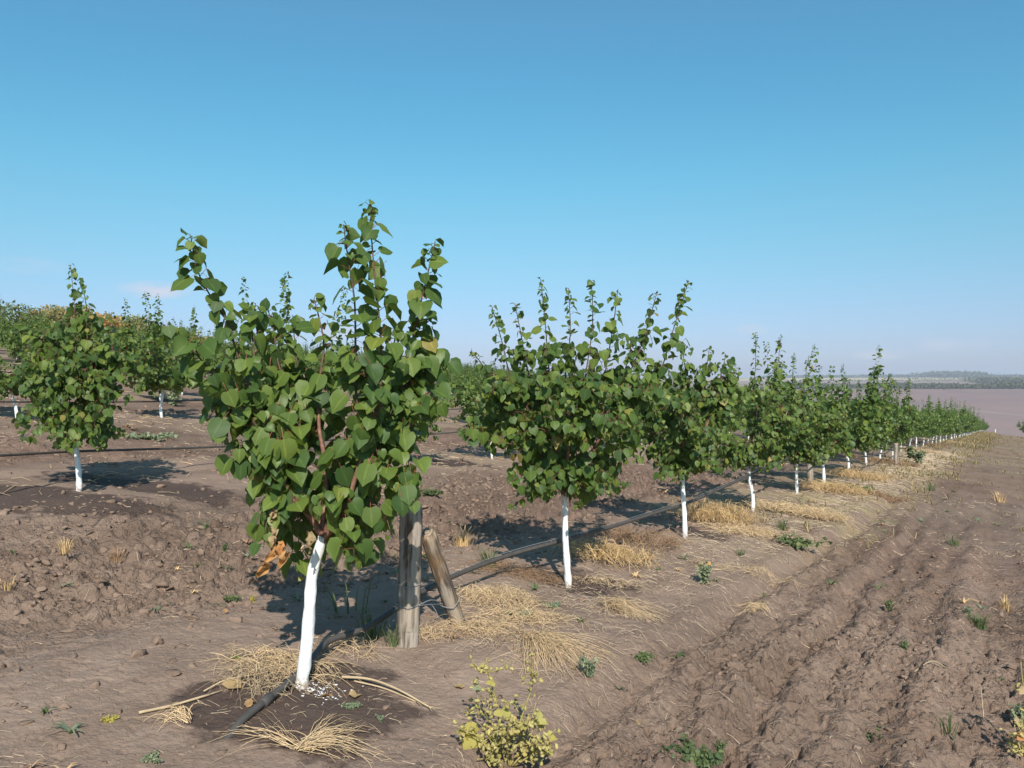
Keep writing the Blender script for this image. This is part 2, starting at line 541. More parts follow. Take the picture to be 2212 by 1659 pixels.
def wood_material():
    m, nt, b, out = new_mat('weathered_wood')
    k = NT(nt)
    tc = k.n('ShaderNodeTexCoord').outputs['Object']
    mp = k.n('ShaderNodeMapping'); mp.inputs['Scale'].default_value = (1, 1, .07); k.l(tc, mp.inputs[0])
    g = k.noise(55, 6, mp.outputs[0], .65, 1.2)
    mp2 = k.n('ShaderNodeMapping'); mp2.inputs['Scale'].default_value = (1, 1, .16); k.l(tc, mp2.inputs[0])
    wv = k.n('ShaderNodeTexWave', wave_type='RINGS', rings_direction='Z'); wv.inputs['Scale'].default_value = 16
    wv.inputs['Distortion'].default_value = 5; wv.inputs['Detail'].default_value = 3; wv.inputs['Detail Scale'].default_value = 1.5
    k.l(mp2.outputs[0], wv.inputs['Vector'])
    f = k.m('ADD', k.m('MULTIPLY', g, .65), k.m('MULTIPLY', wv.outputs['Fac'], .35))
    c = k.ramp(f, [(.30, (.085, .066, .052)), (.44, (.22, .18, .145)), (.66, (.37, .315, .26))])
    big = k.noise(5, 3, tc)
    warm = k.m('MULTIPLY', k.m('SUBTRACT', big, .42), 3.5, clamp=True)
    c = k.mix(k.m('MULTIPLY', warm, k.m('ADD', .25, k.attr('warm'))), c, k.ramp(f, [(.3, (.22, .13, .065)), (.7, (.48, .33, .18))]))
    k.l(c, b.inputs['Base Color']); b.inputs['Roughness'].default_value = .85
    b.inputs['Specular IOR Level'].default_value = .2
    k.l(k.bump(f, .9, .006), b.inputs['Normal'])
    return m


def ground_material():
    m, nt, b, out = new_mat('orchard_soil')
    k = NT(nt)
    pos = k.n('ShaderNodeNewGeometry').outputs['Position']
    n1 = k.noise(.55, 4, pos); n2 = k.noise(5, 5, pos, .6); n3 = k.noise(48, 5, pos, .65); n4 = k.noise(.12, 2, pos)
    f = k.m('ADD', k.m('MULTIPLY', n1, .45), k.m('ADD', k.m('MULTIPLY', n2, .35), k.m('MULTIPLY', n3, .30)))
    dry = k.ramp(f, [(.33, (.128, .084, .063)), (.50, (.205, .141, .105)), (.70, (.292, .209, .160))])
    # reddish and greyish drifts
    dry = k.mix(k.m('MULTIPLY', k.m('SUBTRACT', n4, .42), 2.5, clamp=True), dry, k.mix(1.0, dry, (1.10, .93, .90), 'MULTIPLY'))
    # crust: pale on the strip
    crust = k.attr('strip')
    dry = k.mix(k.m('MULTIPLY', crust, .55), dry, k.ramp(f, [(.3, (.240, .168, .128)), (.7, (.365, .264, .204))]))
    mp = k.n('ShaderNodeMapping'); mp.inputs['Rotation'].default_value = (0, 0, -math.atan2(RU[1], RU[0])); k.l(pos, mp.inputs[0])
    mp2 = k.n('ShaderNodeMapping'); mp2.inputs['Rotation'].default_value = (0, 0, 0); mp2.inputs['Scale'].default_value = (.22, 2.6, 1); k.l(mp.outputs[0], mp2.inputs[0])
    stk = k.noise(1.0, 5, mp2.outputs[0], .7)
    dry = k.mix(k.m('MULTIPLY', k.m('MULTIPLY', k.m('SUBTRACT', stk, .46), 6, clamp=True), .75), dry, k.mix(1.0, dry, (.72, .70, .68), 'MULTIPLY'))
    pk = k.m('MULTIPLY', k.m('SUBTRACT', k.noise(7, 6, mp.outputs[0], .75), .54), 8, clamp=True)
    dry = k.mix(k.m('MULTIPLY', k.m('MULTIPLY', pk, .45), k.m('SUBTRACT', 1, crust)), dry, k.mix(1.0, dry, (.66, .63, .61), 'MULTIPLY'))
    stw = k.m('MULTIPLY', k.m('SUBTRACT', k.noise(14, 6, pos, .8), .60), 9, clamp=True)
    dry = k.mix(k.m('MULTIPLY', stw, .5), dry, (.36, .27, .18))
    vor = k.n('ShaderNodeTexVoronoi'); vor.inputs['Scale'].default_value = 55; k.l(pos, vor.inputs['Vector'])
    # grass wash far away along the verge
    far = k.attr('verge')
    vn = k.m('MULTIPLY', k.m('SUBTRACT', k.noise(1.1, 4, pos, .65), .42), 4.5, clamp=True)
    dry = k.mix(k.m('MULTIPLY', far, vn), dry, k.ramp(n2, [(.35, (.28, .20, .105)), (.52, (.37, .275, .15)), (.65, (.17, .17, .08))]))
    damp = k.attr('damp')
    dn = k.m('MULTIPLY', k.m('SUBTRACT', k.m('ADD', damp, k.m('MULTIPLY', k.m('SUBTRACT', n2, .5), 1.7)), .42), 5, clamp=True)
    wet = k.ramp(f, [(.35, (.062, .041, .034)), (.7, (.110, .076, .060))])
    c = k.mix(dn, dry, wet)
    k.l(c, b.inputs['Base Color'])
    k.l(k.m('SUBTRACT', .95, k.m('MULTIPLY', dn, .15)), b.inputs['Roughness'])
    b.inputs['Specular IOR Level'].default_value = .15
    v2 = k.n('ShaderNodeTexVoronoi'); v2.inputs['Scale'].default_value = 22; v2.feature = 'F1'
    wn_ = k.n('ShaderNodeVectorMath', operation='ADD'); k.l(pos, wn_.inputs[0])
    nn = k.n('ShaderNodeTexNoise'); nn.inputs['Scale'].default_value = 9; sc_ = k.n('ShaderNodeVectorMath', operation='SCALE')
    k.l(pos, nn.inputs['Vector']); k.l(nn.outputs['Color'], sc_.inputs[0]); sc_.inputs['Scale'].default_value = .12; k.l(sc_.outputs[0], wn_.inputs[1])
    k.l(wn_.outputs[0], v2.inputs['Vector'])
    v3 = k.n('ShaderNodeTexVoronoi'); v3.inputs['Scale'].default_value = 95; k.l(wn_.outputs[0], v3.inputs['Vector'])
    rough = k.m('SUBTRACT', 1.0, k.m('MULTIPLY', crust, .6))
    h = k.m('ADD', k.m('MULTIPLY', k.m('ADD', k.m('MULTIPLY', n3, .55), k.m('MULTIPLY', k.noise(24, 5, pos, .7), .6)), 1.0),
            k.m('MULTIPLY', k.m('ADD', k.m('MULTIPLY', v2.outputs['Distance'], -.35), k.m('ADD', k.m('MULTIPLY', vor.outputs['Distance'], -.30), k.m('MULTIPLY', v3.outputs['Distance'], -.22))), rough))
    h = k.m('MULTIPLY', h, k.m('SUBTRACT', 1, k.m('MULTIPLY', crust, .45)))
    k.l(k.bump(h, .9, .022), b.inputs['Normal'])
    return m


def field_material():
    m, nt, b, out = new_mat('distant_fields')
    k = NT(nt)
    pos = k.n('ShaderNodeNewGeometry').outputs['Position']
    sp = k.n('ShaderNodeSeparateXYZ'); k.l(pos, sp.inputs[0])
    u = k.m('ADD', k.m('MULTIPLY', sp.outputs[0], float(RU[0])), k.m('MULTIPLY', sp.outputs[1], float(RU[1])))
    v = k.m('ADD', k.m('MULTIPLY', sp.outputs[0], float(RV[0])), k.m('MULTIPLY', sp.outputs[1], float(RV[1])))
    uu = k.m('ADD', u, k.m('MULTIPLY', k.m('SUBTRACT', k.noise(.004, 3, pos), .5), 60))
    c = k.ramp(k.m('DIVIDE', uu, 4000), [(0, (.20, .17, .10)), (.090, (.21, .165, .13)), (.100, (.265, .185, .165)), (.235, (.245, .165, .152)),
                                         (.33, (.29, .215, .18)), (.43, (.30, .22, .18)), (.445, (.52, .39, .23)), (.62, (.50, .37, .22)), (.66, (.15, .15, .10))])
    # the pale line across the big field: a lynchet running slantwise
    ln = k.m('ABSOLUTE', k.m('SUBTRACT', k.m('ADD', u, k.m('MULTIPLY', v, -1.1)), 620))
    lf = k.m('MULTIPLY', k.m('SUBTRACT', 1, k.m('DIVIDE', ln, 7), clamp=True), .5)
    c = k.mix(lf, c, (.38, .30, .24))
    st = k.noise(.012, 5, pos, .7)
    wv = k.n('ShaderNodeTexWave', wave_type='BANDS'); wv.inputs['Scale'].default_value = .006; wv.inputs['Distortion'].default_value = 3; wv.inputs['Detail'].default_value = 3
    k.l(pos, wv.inputs['Vector'])
    c = k.mix(k.m('MULTIPLY', wv.outputs['Fac'], .35), c, k.mix(1.0, c, (1.18, 1.08, .98), 'MULTIPLY'))
    c = k.mix(k.m('MULTIPLY', k.m('SUBTRACT', st, .40), 4, clamp=True), c, k.mix(1.0, c, (.82, .84, .88), 'MULTIPLY'))
    k.l(c, b.inputs['Base Color']); b.inputs['Roughness'].default_value = .95; b.inputs['Specular IOR Level'].default_value = .1
    return m


M_BARK, M_TRUNK, M_WOOD, M_SOIL, M_FIELD = bark_material(), trunk_material(), wood_material(), ground_material(), field_material()

# ------------------------------------------------------------------ ground sheet


def axis_pts(lo, hi, c0, c1, d0, g):
    a = list(np.arange(c0, c1 + 1e-6, d0))
    x, d = a[-1], d0
    while x < hi: d *= g; x += d; a.append(x)
    x, d, b = a[0], d0, []
    while x > lo: d *= g; x -= d; b.append(x)
    return np.array(b[::-1] + a)


xs = axis_pts(-5000, 6000, -2.2, 2.8, .0095, 1.020)
ys = axis_pts(-500, 7000, 2.0, 4.4, .0095, 1.0135)
print('GRID', len(xs), len(ys), len(xs) * len(ys))
GX, GY = np.meshgrid(xs, ys)
GZ = ground(GX, GY)
gu, gv = uv(GX, GY)
strip = (1 - sstep(.55, 1.35, row_t(gv) + .35 * (fbm(GX * 1.5, GY * 1.5, 2, 5) - .5))) * (gv > .4) * (gu < 120)
damp = np.zeros_like(GX)


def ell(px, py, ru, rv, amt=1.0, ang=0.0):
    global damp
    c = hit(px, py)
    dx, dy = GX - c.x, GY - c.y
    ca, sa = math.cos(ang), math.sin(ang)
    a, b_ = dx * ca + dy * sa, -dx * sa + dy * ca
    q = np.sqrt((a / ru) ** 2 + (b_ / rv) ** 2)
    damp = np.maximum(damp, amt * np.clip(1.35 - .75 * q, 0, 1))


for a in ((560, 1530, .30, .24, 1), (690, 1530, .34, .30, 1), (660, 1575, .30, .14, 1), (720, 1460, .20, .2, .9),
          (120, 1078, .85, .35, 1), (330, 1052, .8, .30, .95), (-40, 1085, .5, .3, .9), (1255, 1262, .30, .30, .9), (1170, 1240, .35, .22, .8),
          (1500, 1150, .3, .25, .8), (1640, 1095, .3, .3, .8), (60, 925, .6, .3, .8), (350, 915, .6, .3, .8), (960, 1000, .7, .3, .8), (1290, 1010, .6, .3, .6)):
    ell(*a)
verge = sstep(.1, .5, strip + .35 * (gv < 3.2) * (gv > 1.2)) * sstep(6, 12, gu) + sstep(14, 45, gu) * (gv < 3) * .75
verge = np.clip(np.where(gv > 4.5, verge * .45, verge), 0, 1)
ny, nx = GX.shape
idx = np.arange(ny * nx).reshape(ny, nx)
quads = np.stack([idx[:-1, :-1], idx[:-1, 1:], idx[1:, 1:], idx[1:, :-1]], -1).reshape(-1, 4)
fu = gu[:-1, :-1].ravel()
me = mesh_np('ground', np.stack([GX, GY, GZ], -1).reshape(-1, 3), [quads], [M_SOIL, M_FIELD], fmat=(fu > 190).astype(int), smooth=True,
             attrs={'damp': damp.ravel(), 'strip': strip.ravel(), 'verge': verge.ravel()})
link('ground', me, kind='structure')


def ground(X, Y):                 # from here on: read heights off the finished sheet
    X = np.asarray(X, float); Y = np.asarray(Y, float)
    i = np.clip(np.searchsorted(xs, X) - 1, 0, len(xs) - 2); j = np.clip(np.searchsorted(ys, Y) - 1, 0, len(ys) - 2)
    fx = (X - xs[i]) / (xs[i + 1] - xs[i]); fy = (Y - ys[j]) / (ys[j + 1] - ys[j])
    return (GZ[j, i] * (1 - fx) + GZ[j, i + 1] * fx) * (1 - fy) + (GZ[j + 1, i] * (1 - fx) + GZ[j + 1, i + 1] * fx) * fy


# ------------------------------------------------------------------ leaf templates


def leaf_template(cup=.10, curl=.16, wave=0.0, lod=0):
    if lod == 0:
        V = [(0, .04, 0), (.24, -.04, .3), (.46, .11, .85), (.53, .38, 1), (.44, .65, .85), (.20, .86, .35), (0, 1.04, 0),
             (-.20, .86, .35), (-.44, .65, .85), (-.53, .38, 1), (-.46, .11, .85), (-.24, -.04, .3), (0, .38, 0), (0, .72, 0)]
        F = [(0, 1, 12), (1, 2, 12), (2, 3, 12), (3, 4, 13), (3, 13, 12), (4, 5, 13), (5, 6, 13),
             (0, 12, 11), (11, 12, 10), (10, 12, 9), (9, 13, 8), (9, 12, 13), (8, 13, 7), (7, 13, 6)]
    elif lod == 1:
        V = [(0, 0, 0), (.44, .04, .85), (.50, .52, 1), (0, 1.03, 0), (-.50, .52, 1), (-.44, .04, .85), (0, .5, 0)]
        F = [(0, 1, 6), (1, 2, 6), (2, 3, 6), (3, 4, 6), (4, 5, 6), (5, 0, 6)]
    else:
        V = [(0, -.02, 0), (.48, .35, 1), (0, 1.05, 0), (-.48, .35, 1)]
        F = [(0, 1, 2), (0, 2, 3)]
    out = []
    for i, (x, y, e) in enumerate(V):
        z = cup * e - curl * max(0, y) ** 2 + wave * e * math.sin(y * 7 + (2 if x > 0 else 0))
        out.append((x, y, z))
    return np.array(out, float), np.array(F)


def frames(tip, nrm):
    y = tip / (np.linalg.norm(tip, axis=1)[:, None] + 1e-9)
    z = nrm - (nrm * y).sum(1)[:, None] * y
    z /= np.linalg.norm(z, axis=1)[:, None] + 1e-9
    x = np.cross(y, z)
    return np.stack([x, y, z], -1)       # columns


def merged_leaves(name, L, mat, lods, petiole=True, pmat=None):
    """L: dict pos, rot (n,3,3), size, tint;  lods: list of templates"""
    n = len(L['pos'])
    bag_v, bag_f, bag_t, bag_r = [], [], [], []
    off = 0
    which = rng.integers(0, len(lods), n)
    for w, (TV, TF) in enumerate(lods):
        s = np.where(which == w)[0]
        if not len(s): continue
        wid = rng.uniform(.85, 1.1, len(s))
        TVv = np.repeat(TV[None], len(s), 0).copy(); TVv[:, :, 0] *= wid[:, None]
        V = np.einsum('nij,nkj->nki', L['rot'][s], TVv) * L['size'][s][:, None, None] + L['pos'][s][:, None, :]
        k = len(TV)
        F = TF[None] + (np.arange(len(s)) * k)[:, None, None] + off
        bag_v.append(V.reshape(-1, 3)); bag_f.append(F.reshape(-1, 3)); bag_t.append(np.repeat(L['tint'][s], k)); bag_r.append(np.tile((np.abs(TV[:, 0]) < .01).astype(float), len(s)))
        off += len(s) * k
    nleaf = sum(len(f) for f in bag_f)
    if petiole:
        a = L['pos']; b_ = L['root']
        side = np.cross(b_ - a, np.array((.3, .8, .2))); side /= np.linalg.norm(side, axis=1)[:, None] + 1e-9
        w = .0013
        V = np.stack([a - side * w, a + side * w, b_ + side * w, b_ - side * w], 1)
        i = np.arange(n)[:, None] * 4 + off
        F = np.concatenate([np.concatenate([i, i + 1, i + 2], 1), np.concatenate([i, i + 2, i + 3], 1)])
        bag_v.append(V.reshape(-1, 3)); bag_f.append(F); bag_t.append(np.zeros(n * 4)); bag_r.append(np.zeros(n * 4))
    F = np.concatenate(bag_f)
    fm = np.zeros(len(F), int); fm[nleaf:] = 1
    return mesh_np(name, np.concatenate(bag_v), [F], [mat, pmat or M_PETIOLE], tint=np.concatenate(bag_t), fmat=fm, smooth=True, attrs={'rib': np.concatenate(bag_r)})


T0 = [leaf_template(.07, .10, .02), leaf_template(.20, .30, .05), leaf_template(-.08, .34, .05), leaf_template(.34, .10, .06)]
T1 = [leaf_template(.12, .2, 0, 1), leaf_template(.24, .1, 0, 1)]
T2 = [leaf_template(.16, .1, 0, 2)]

# single-leaf meshes shared by all the leaves that are parts of their own (unit size, petiole included)
SINGLE = []
for TV, TF in T0:
    V = np.concatenate([TV, [(-.014, .03, 0), (.014, .03, 0), (.014, -.25, .06), (-.014, -.25, .06), (.012, -.52, .0), (-.012, -.52, .0)]])
    n = len(TV)
    F = np.concatenate([TF, [(n, n + 2, n + 1), (n, n + 3, n + 2), (n + 3, n + 4, n + 2), (n + 3, n + 5, n + 4)]])
    fm = [0] * len(TF) + [1] * 4
    SINGLE.append(mesh_np('leaf', V, [F], [M_LEAF, M_PETIOLE], fmat=fm, smooth=True, attrs={'rib': (np.abs(V[:, 0]) < .01).astype(float)}))

# ------------------------------------------------------------------ tree building
SUN = np.array(tuple(sun_dir))


def leaves_on(paths, rg, spacing, s0, s1, face_sun=.0, up=0.0):
    """paths: list of polylines; leaves hang from them on petioles"""
    P, O, S, U = [], [], [], []
    for q in paths:
        pts = q['pts']
        seg = np.linalg.norm(np.diff(pts, axis=0), axis=1)
        Lq = seg.sum()
        t = q.get('t0', .12) * Lq
        cum = np.concatenate(([0], np.cumsum(seg)))
        ang = rg.random() * 6.28
        while t < Lq:
            i = min(np.searchsorted(cum, t) - 1, len(seg) - 1); i = max(i, 0)
            f = (t - cum[i]) / (seg[i] + 1e-9)
            p = pts[i] * (1 - f) + pts[i + 1] * f
            T = (pts[i + 1] - pts[i]) / (seg[i] + 1e-9)
            ang += 2.4 + rg.normal() * .3
            a = np.cross(T, (.2, .3, .93)); a /= np.linalg.norm(a) + 1e-9
            b_ = np.cross(T, a)
            P.append(p); O.append(math.cos(ang) * a + math.sin(ang) * b_ + .35 * T)
            x = t / Lq
            tip = max(0, (x - .82) / .18)
            S.append((s0 * (1 - x) + s1 * x) * rg.choice((.55, .78, .95, 1.15)) * rg.uniform(.88, 1.12) * (1 - .5 * tip)); U.append(q.get('up', 0))
            t += spacing * rg.uniform(.6, 1.4) * (1 if x < .85 else .6)
    P, O, S, U = map(np.array, (P, O, S, U))
    return orient(P, O, S, U, rg, face_sun)


def orient(P, O, S, U, rg, face_sun):
    n = len(P)
    pos = P + O * (S * .45)[:, None] + np.array((0, 0, .15)) * S[:, None]
    out = O.copy(); out[:, 2] *= .3
    tip = out * .55 + np.array((0, 0, -1.0)) * (.85 - 1.05 * U)[:, None] + rg.normal(0, .36, (n, 3))
    nrm = out * .55 + np.array((0, 0, .75)) + SUN * face_sun + rg.normal(0, .42, (n, 3))
    return dict(pos=pos, rot=frames(tip, nrm), size=S, tint=rg.random(n), root=P)


def merge_sets(*sets):
    return {k: np.concatenate([s[k] for s in sets]) for k in sets[0]}


def generic_skeleton(rg, H=2.05, hf=.60, nsh=9, Rr=.55, ntw=34, lean=.04):
    lx, ly = rg.normal(0, lean, 2)
    bend = rg.normal(0, .02, 2)
    trunk = spline([(0, 0, -.06), (lx * .3 + bend[0], ly * .3 + bend[1], hf * .35), (lx * .7 - bend[0] * .5, ly * .7, hf * .7), (lx, ly, hf)], 9)
    top = trunk[-1]
    limbs, shoots, twigs = [], [], []
    n = 4 + (rg.random() < .5)
    a0 = rg.random() * 6.28
    for i in range(n):
        az = a0 + i * 6.28 / n + rg.normal(0, .25)
        d = np.array((math.cos(az), math.sin(az), 0))
        r = Rr * rg.uniform(.7, 1.05)
        p = [top - (0, 0, .02), top + d * r * .30 + (0, 0, .13), top + d * r * .6 + (0, 0, .34 + rg.normal(0, .03)), top + d * r * .82 + (0, 0, .62)]
        limbs.append(spline(p, 9))
    for i in range(nsh):
        L = limbs[i % n]
        s = L[int(rg.integers(len(L) // 2, len(L)))]
        d = s - top; d[2] = 0; d = d / (np.linalg.norm(d) + 1e-6)
        hz = H * rg.uniform(.66, 1.0) - s[2]
        dr = d * rg.uniform(.02, .22) + np.append(rg.normal(0, .07, 2), 0)
        shoots.append(dict(pts=spline([s, s + dr * .4 + (0, 0, hz * .35), s + dr * .8 + (0, 0, hz * .7), s + dr + (0, 0, hz)], 9), t0=.05, up=.45))
    for i in range(ntw):
        L = limbs[i % n]
        s = L[int(rg.integers(1, len(L)))]
        az = rg.random() * 6.28
        d0 = s - top; d0[2] = 0
        d = np.array((math.cos(az), math.sin(az), 0)) + d0 * 2.2
        d /= np.linalg.norm(d)
        ln = rg.uniform(.18, .42); el = rg.uniform(-.35, .7)
        if s[2] < hf + .2: el -= .35
        twigs.append(dict(pts=spline([s, s + d * ln * .5 + (0, 0, ln * .45 * el + .03), s + d * ln + (0, 0, ln * el * .6 - .05)], 5), t0=.1, up=0))
    for i in range(14):
        L = limbs[i % n]; s = L[int(rg.integers(1, 5))]; az = rg.random() * 6.28; ln = rg.uniform(.12, .3)
        d = np.array((math.cos(az), math.sin(az), 0))
        twigs.append(dict(pts=spline([s, s + d * ln * .6 + (0, 0, .02), s + d * ln + (0, 0, -.10 - ln * .25)], 5), t0=.2, up=0))
    return trunk, limbs, shoots, twigs


def trunk_mesh(trunk, r0, r1, hp, k=8, limb_stubs=()):
    bag = Bag()
    n = len(trunk)
    r = np.linspace(r0, r1, n); r[0] *= 1.25
    if n > 3: r[-1] *= 1.08
    r = r * (1 + .09 * np.sin(np.arange(n) * 2.7 + r1 * 900))
    bag.tube(trunk, r, k=k, lump=.14)
    for L, a, b_ in limb_stubs: bag.tube(L, a, b_, k=k)
    v = np.concatenate(bag.v)
    paint = 1 - sstep(hp - .10, hp + .03, v[:, 2]) * .95
    dirt = 1 - sstep(.0, .09, v[:, 2])
    fs = [np.concatenate(bag.f4), np.concatenate(bag.f3)]
    return mesh_np('trunk', v, fs, [M_TRUNK], smooth=True, attrs={'paint': paint, 'dirt': dirt})


def limb_mesh(paths, r0, r1, k, mat, name='branches'):
    bag = Bag()
    for p in paths: bag.tube(p['pts'] if isinstance(p, dict) else p, r0, r1, k=k)
    return bag.mesh(name, [mat])


def visible_first(L, base, n):
    """the n leaves that show largest from the camera side"""
    wp = L['pos'] + np.array(tuple(base))
    d = np.linalg.norm(wp, axis=1)
    nz = np.abs((L['rot'][:, :, 2] * wp).sum(1) / d)
    side = -(L['pos'][:, 1]) * 1.2
    score = L['size'] * (.4 + nz) / d * (1.2 + side)
    return np.argsort(-score)[:n]


TREE_CAT = 'fruit tree'


def hero_tree(base, label, group, trunk, hp, limbs, shoots, twigs, rt=(.026, .017), s0=.085, s1=.055, spacing=.030, extra=None,
              n_single=300, seed=1, face_sun=.5):
    rg = np.random.default_rng(seed)
    t = thing('fruit_tree', label, TREE_CAT, base, group)
    link('trunk', trunk_mesh(trunk, rt[0], rt[1], hp, 12), t)
    for L in limbs:
        b_ = Bag(); b_.tube(L, rt[1] * .72, .007, k=8, lump=.12); link('branch', b_.mesh('branch', [M_BARK]), t)
    for s in shoots:
        b_ = Bag(); b_.tube(s['pts'], .0062, .0022, k=6); link('shoot', b_.mesh('shoot', [M_SHOOT]), t)
    if twigs: link('twigs', limb_mesh(twigs, .0034, .0016, 4, M_SHOOT, 'twigs'), t, kind='stuff')
    L = merge_sets(leaves_on(shoots, rg, spacing * .74, s0 * .9, s1, face_sun * .7), leaves_on(twigs, rg, spacing * .92, s0, s0 * .9, face_sun))
    if base[1] < 4.5:      # the fork of the nearest tree stays bare
        P_ = L['pos']; f_ = trunk[-1]
        ok = ~((np.abs(P_[:, 0] - f_[0] + .02) < .095) & (P_[:, 2] > f_[2] - .20) & (P_[:, 2] < f_[2] + .15) & (P_[:, 1] < .08))
        ok &= ~((P_[:, 0] > .40) & (P_[:, 2] < .78)) & ~((P_[:, 0] > .52) & (P_[:, 2] < 1.1))
        L = {k: v[ok] for k, v in L.items()}
    sel = visible_first(L, base, n_single)
    for i in sel:
        o = bpy.data.objects.new('leaf', SINGLE[int(rg.integers(0, 4))])
        COL.objects.link(o); o.parent = t
        m = Matrix(L['rot'][i].tolist()).to_4x4()
        o.matrix_local = Matrix.Translation(Vector(L['pos'][i])) @ m @ Matrix.Diagonal((L['size'][i] * rg.uniform(.9, 1.1), L['size'][i], L['size'][i], 1))
    rest = np.setdiff1d(np.arange(len(L['pos'])), sel)
    Lr = {k: v[rest] for k, v in L.items()}
    link('foliage', merged_leaves('foliage', Lr, M_LEAF, T0 if base[1] < 8 else T1, True), t, kind='stuff')
    return t


def auto_twigs(paths, rg, n, lo=.0, hi=1.0, ln=(.12, .32), droop=.1, zmax=1.45, away=None):
    out = []
    c = np.mean([p[0] for p in paths], axis=0)
    for i in range(n):
        p = paths[int(rg.integers(0, len(paths)))]
        j = int(lo * len(p) + rg.random() * (hi - lo) * (len(p) - 1)); j = min(max(j, 1), len(p) - 1)
        s = p[j]
        if s[2] > zmax: continue
        d0 = s - c; d0[2] = 0
        az = rg.random() * 6.28
        d = np.array((math.cos(az), math.sin(az), 0)) + d0 * 1.2
        d /= np.linalg.norm(d) + 1e-6
        l = rg.uniform(*ln); el = rg.uniform(-.5, .75) - droop
        if away: l *= .45 + .9 * min(1, max(0, (s[2] - .72) / .35)); d[1] *= .6
        out.append(dict(pts=spline([s, s + d * l * .5 + (0, 0, l * .45 * el + .03), s + d * l + (0, 0, l * el * .6 - .06)], 5), t0=.12, up=0))
    return out


def pxpath(pts, base, dY0, dY1):
    """pixel polyline -> tree-local points; depth goes from base depth + dY0 to + dY1 along it"""
    n = len(pts)
    out = []
    for i, (x, y) in enumerate(pts):
        t = i / (n - 1)
        p = at(x, y, base[1] + dY0 + (dY1 - dY0) * t)
        out.append((p.x - base[0], p.y - base[1], p.z - base[2]))
    return out


# ---- the nearest tree, limb by limb
b1 = hit(650, 1482)
tr = spline(pxpath([(650, 1492), (657, 1440), (667, 1340), (673, 1250), (688, 1190), (697, 1158)], b1, 0, 0), 14)
fork = (697, 1162)
limbs1 = [pxpath([fork, (680, 1130), (655, 1100), (632, 1078), (600, 1010), (585, 930)], b1, 0, -.12),
          pxpath([fork, (699, 1120), (705, 1060), (700, 985), (690, 930), (688, 880)], b1, 0, .05),
          pxpath([fork, (715, 1145), (745, 1110), (765, 1040), (790, 960), (812, 890)], b1, 0, -.15),
          pxpath([fork, (722, 1140), (770, 1095), (820, 1040), (852, 960), (868, 880)], b1, 0, .12),
          pxpath([fork, (690, 1120), (660, 1060), (640, 1000), (620, 930)], b1, 0, .3),
          pxpath([fork, (720, 1120), (755, 1050), (770, 980), (775, 900)], b1, 0, .35)]
limbs1 = [spline(p, 10) for p in limbs1]
sh1 = [([(590, 950), (545, 850), (510, 760), (495, 700), (455, 640), (425, 580), (412, 508)], -.12, -.25),
       ([(600, 1000), (540, 900), (470, 820), (410, 750), (352, 700)], -.1, -.3),
       ([(610, 960), (560, 900), (500, 850), (440, 812), (380, 798)], .0, .1),
       ([(590, 930), (565, 840), (548, 760), (545, 700), (552, 655)], .05, .15),
       ([(640, 950), (625, 860), (600, 780), (592, 720), (578, 665)], .2, .3),
       ([(688, 900), (690, 820), (700, 750), (690, 690), (678, 645)], .05, .1),
       ([(640, 940), (650, 850), (640, 770), (632, 690)], .25, .3),
       ([(790, 960), (770, 860), (768, 760), (766, 650), (752, 560), (742, 485)], -.15, -.2),
       ([(812, 900), (825, 800), (820, 700), (812, 620), (803, 520), (800, 432)], -.15, -.05),
       ([(868, 890), (885, 800), (892, 740), (905, 670), (922, 600), (940, 522)], .12, .1),
       ([(860, 930), (880, 850), (893, 790), (915, 720), (925, 680)], .1, .2),
       ([(852, 960), (885, 920), (905, 880), (935, 868)], .1, .0),
       ([(775, 900), (790, 820), (845, 760), (855, 700)], .3, .3)]
shoots1 = [dict(pts=spline(pxpath(p, b1, a, c), 14), t0=.02, up=.35) for p, a, c in sh1]
rg1 = np.random.default_rng(42)
tw1 = auto_twigs(limbs1, rg1, 64, .25, 1, (.06, .17), .2, 1.45, True) + auto_twigs([s['pts'] for s in shoots1], rg1, 60, .0, .62, (.07, .16), .0, 1.35)
# low drooping twigs under the crown
for (p, a, c) in (([(640, 1085), (600, 1090), (575, 1130), (570, 1180)], -.1, -.15), ([(700, 1120), (730, 1110), (760, 1150), (765, 1215)], -.05, -.15),
                  ([(770, 1095), (810, 1090), (835, 1120), (845, 1160)], -.05, -.1), 
                  ([(620, 1060), (590, 1030), (560, 1040), (545, 1075)], .0, .1), ([(655, 1100), (640, 1130), (648, 1180), (655, 1245)], .1, .2),
                  ([(715, 1120), (745, 1130), (770, 1170), (790, 1190)], .1, .2), ([(600, 1010), (550, 990), (510, 985), (500, 1010)], -.1, -.1), ([(820, 1040), (850, 1020), (872, 1045), (880, 1090)], .0, -.1), ([(830, 1000), (868, 985), (885, 1005), (888, 1045)], .05, -.02),
                  ([(780, 1090), (805, 1080), (822, 1105), (830, 1150)], .05, .05), ([(740, 1120), (762, 1115), (785, 1150), (790, 1200)], .1, .1), ([(640, 1090), (615, 1085), (600, 1130), (598, 1175)], .1, .1),
                  ([(590, 950), (540, 920), (490, 915), (470, 950)], -.1, -.2), 
                  ([(745, 1110), (740, 1080), (700, 1070), (670, 1110)], -.1, -.2), ([(690, 1010), (650, 1000), (630, 1040), (625, 1080)], .1, .1)):
    tw1.append(dict(pts=spline(pxpath(p, b1, a, c), 6), t0=.1, up=0))
tree1 = hero_tree(tuple(b1), 'large near fruit tree with forked red-brown branches, left of the grey post', 'fruit trees of the front row',
                  tr, .66, limbs1, shoots1, tw1, (.029, .020), .080, .068, .0200, seed=3, face_sun=.95)
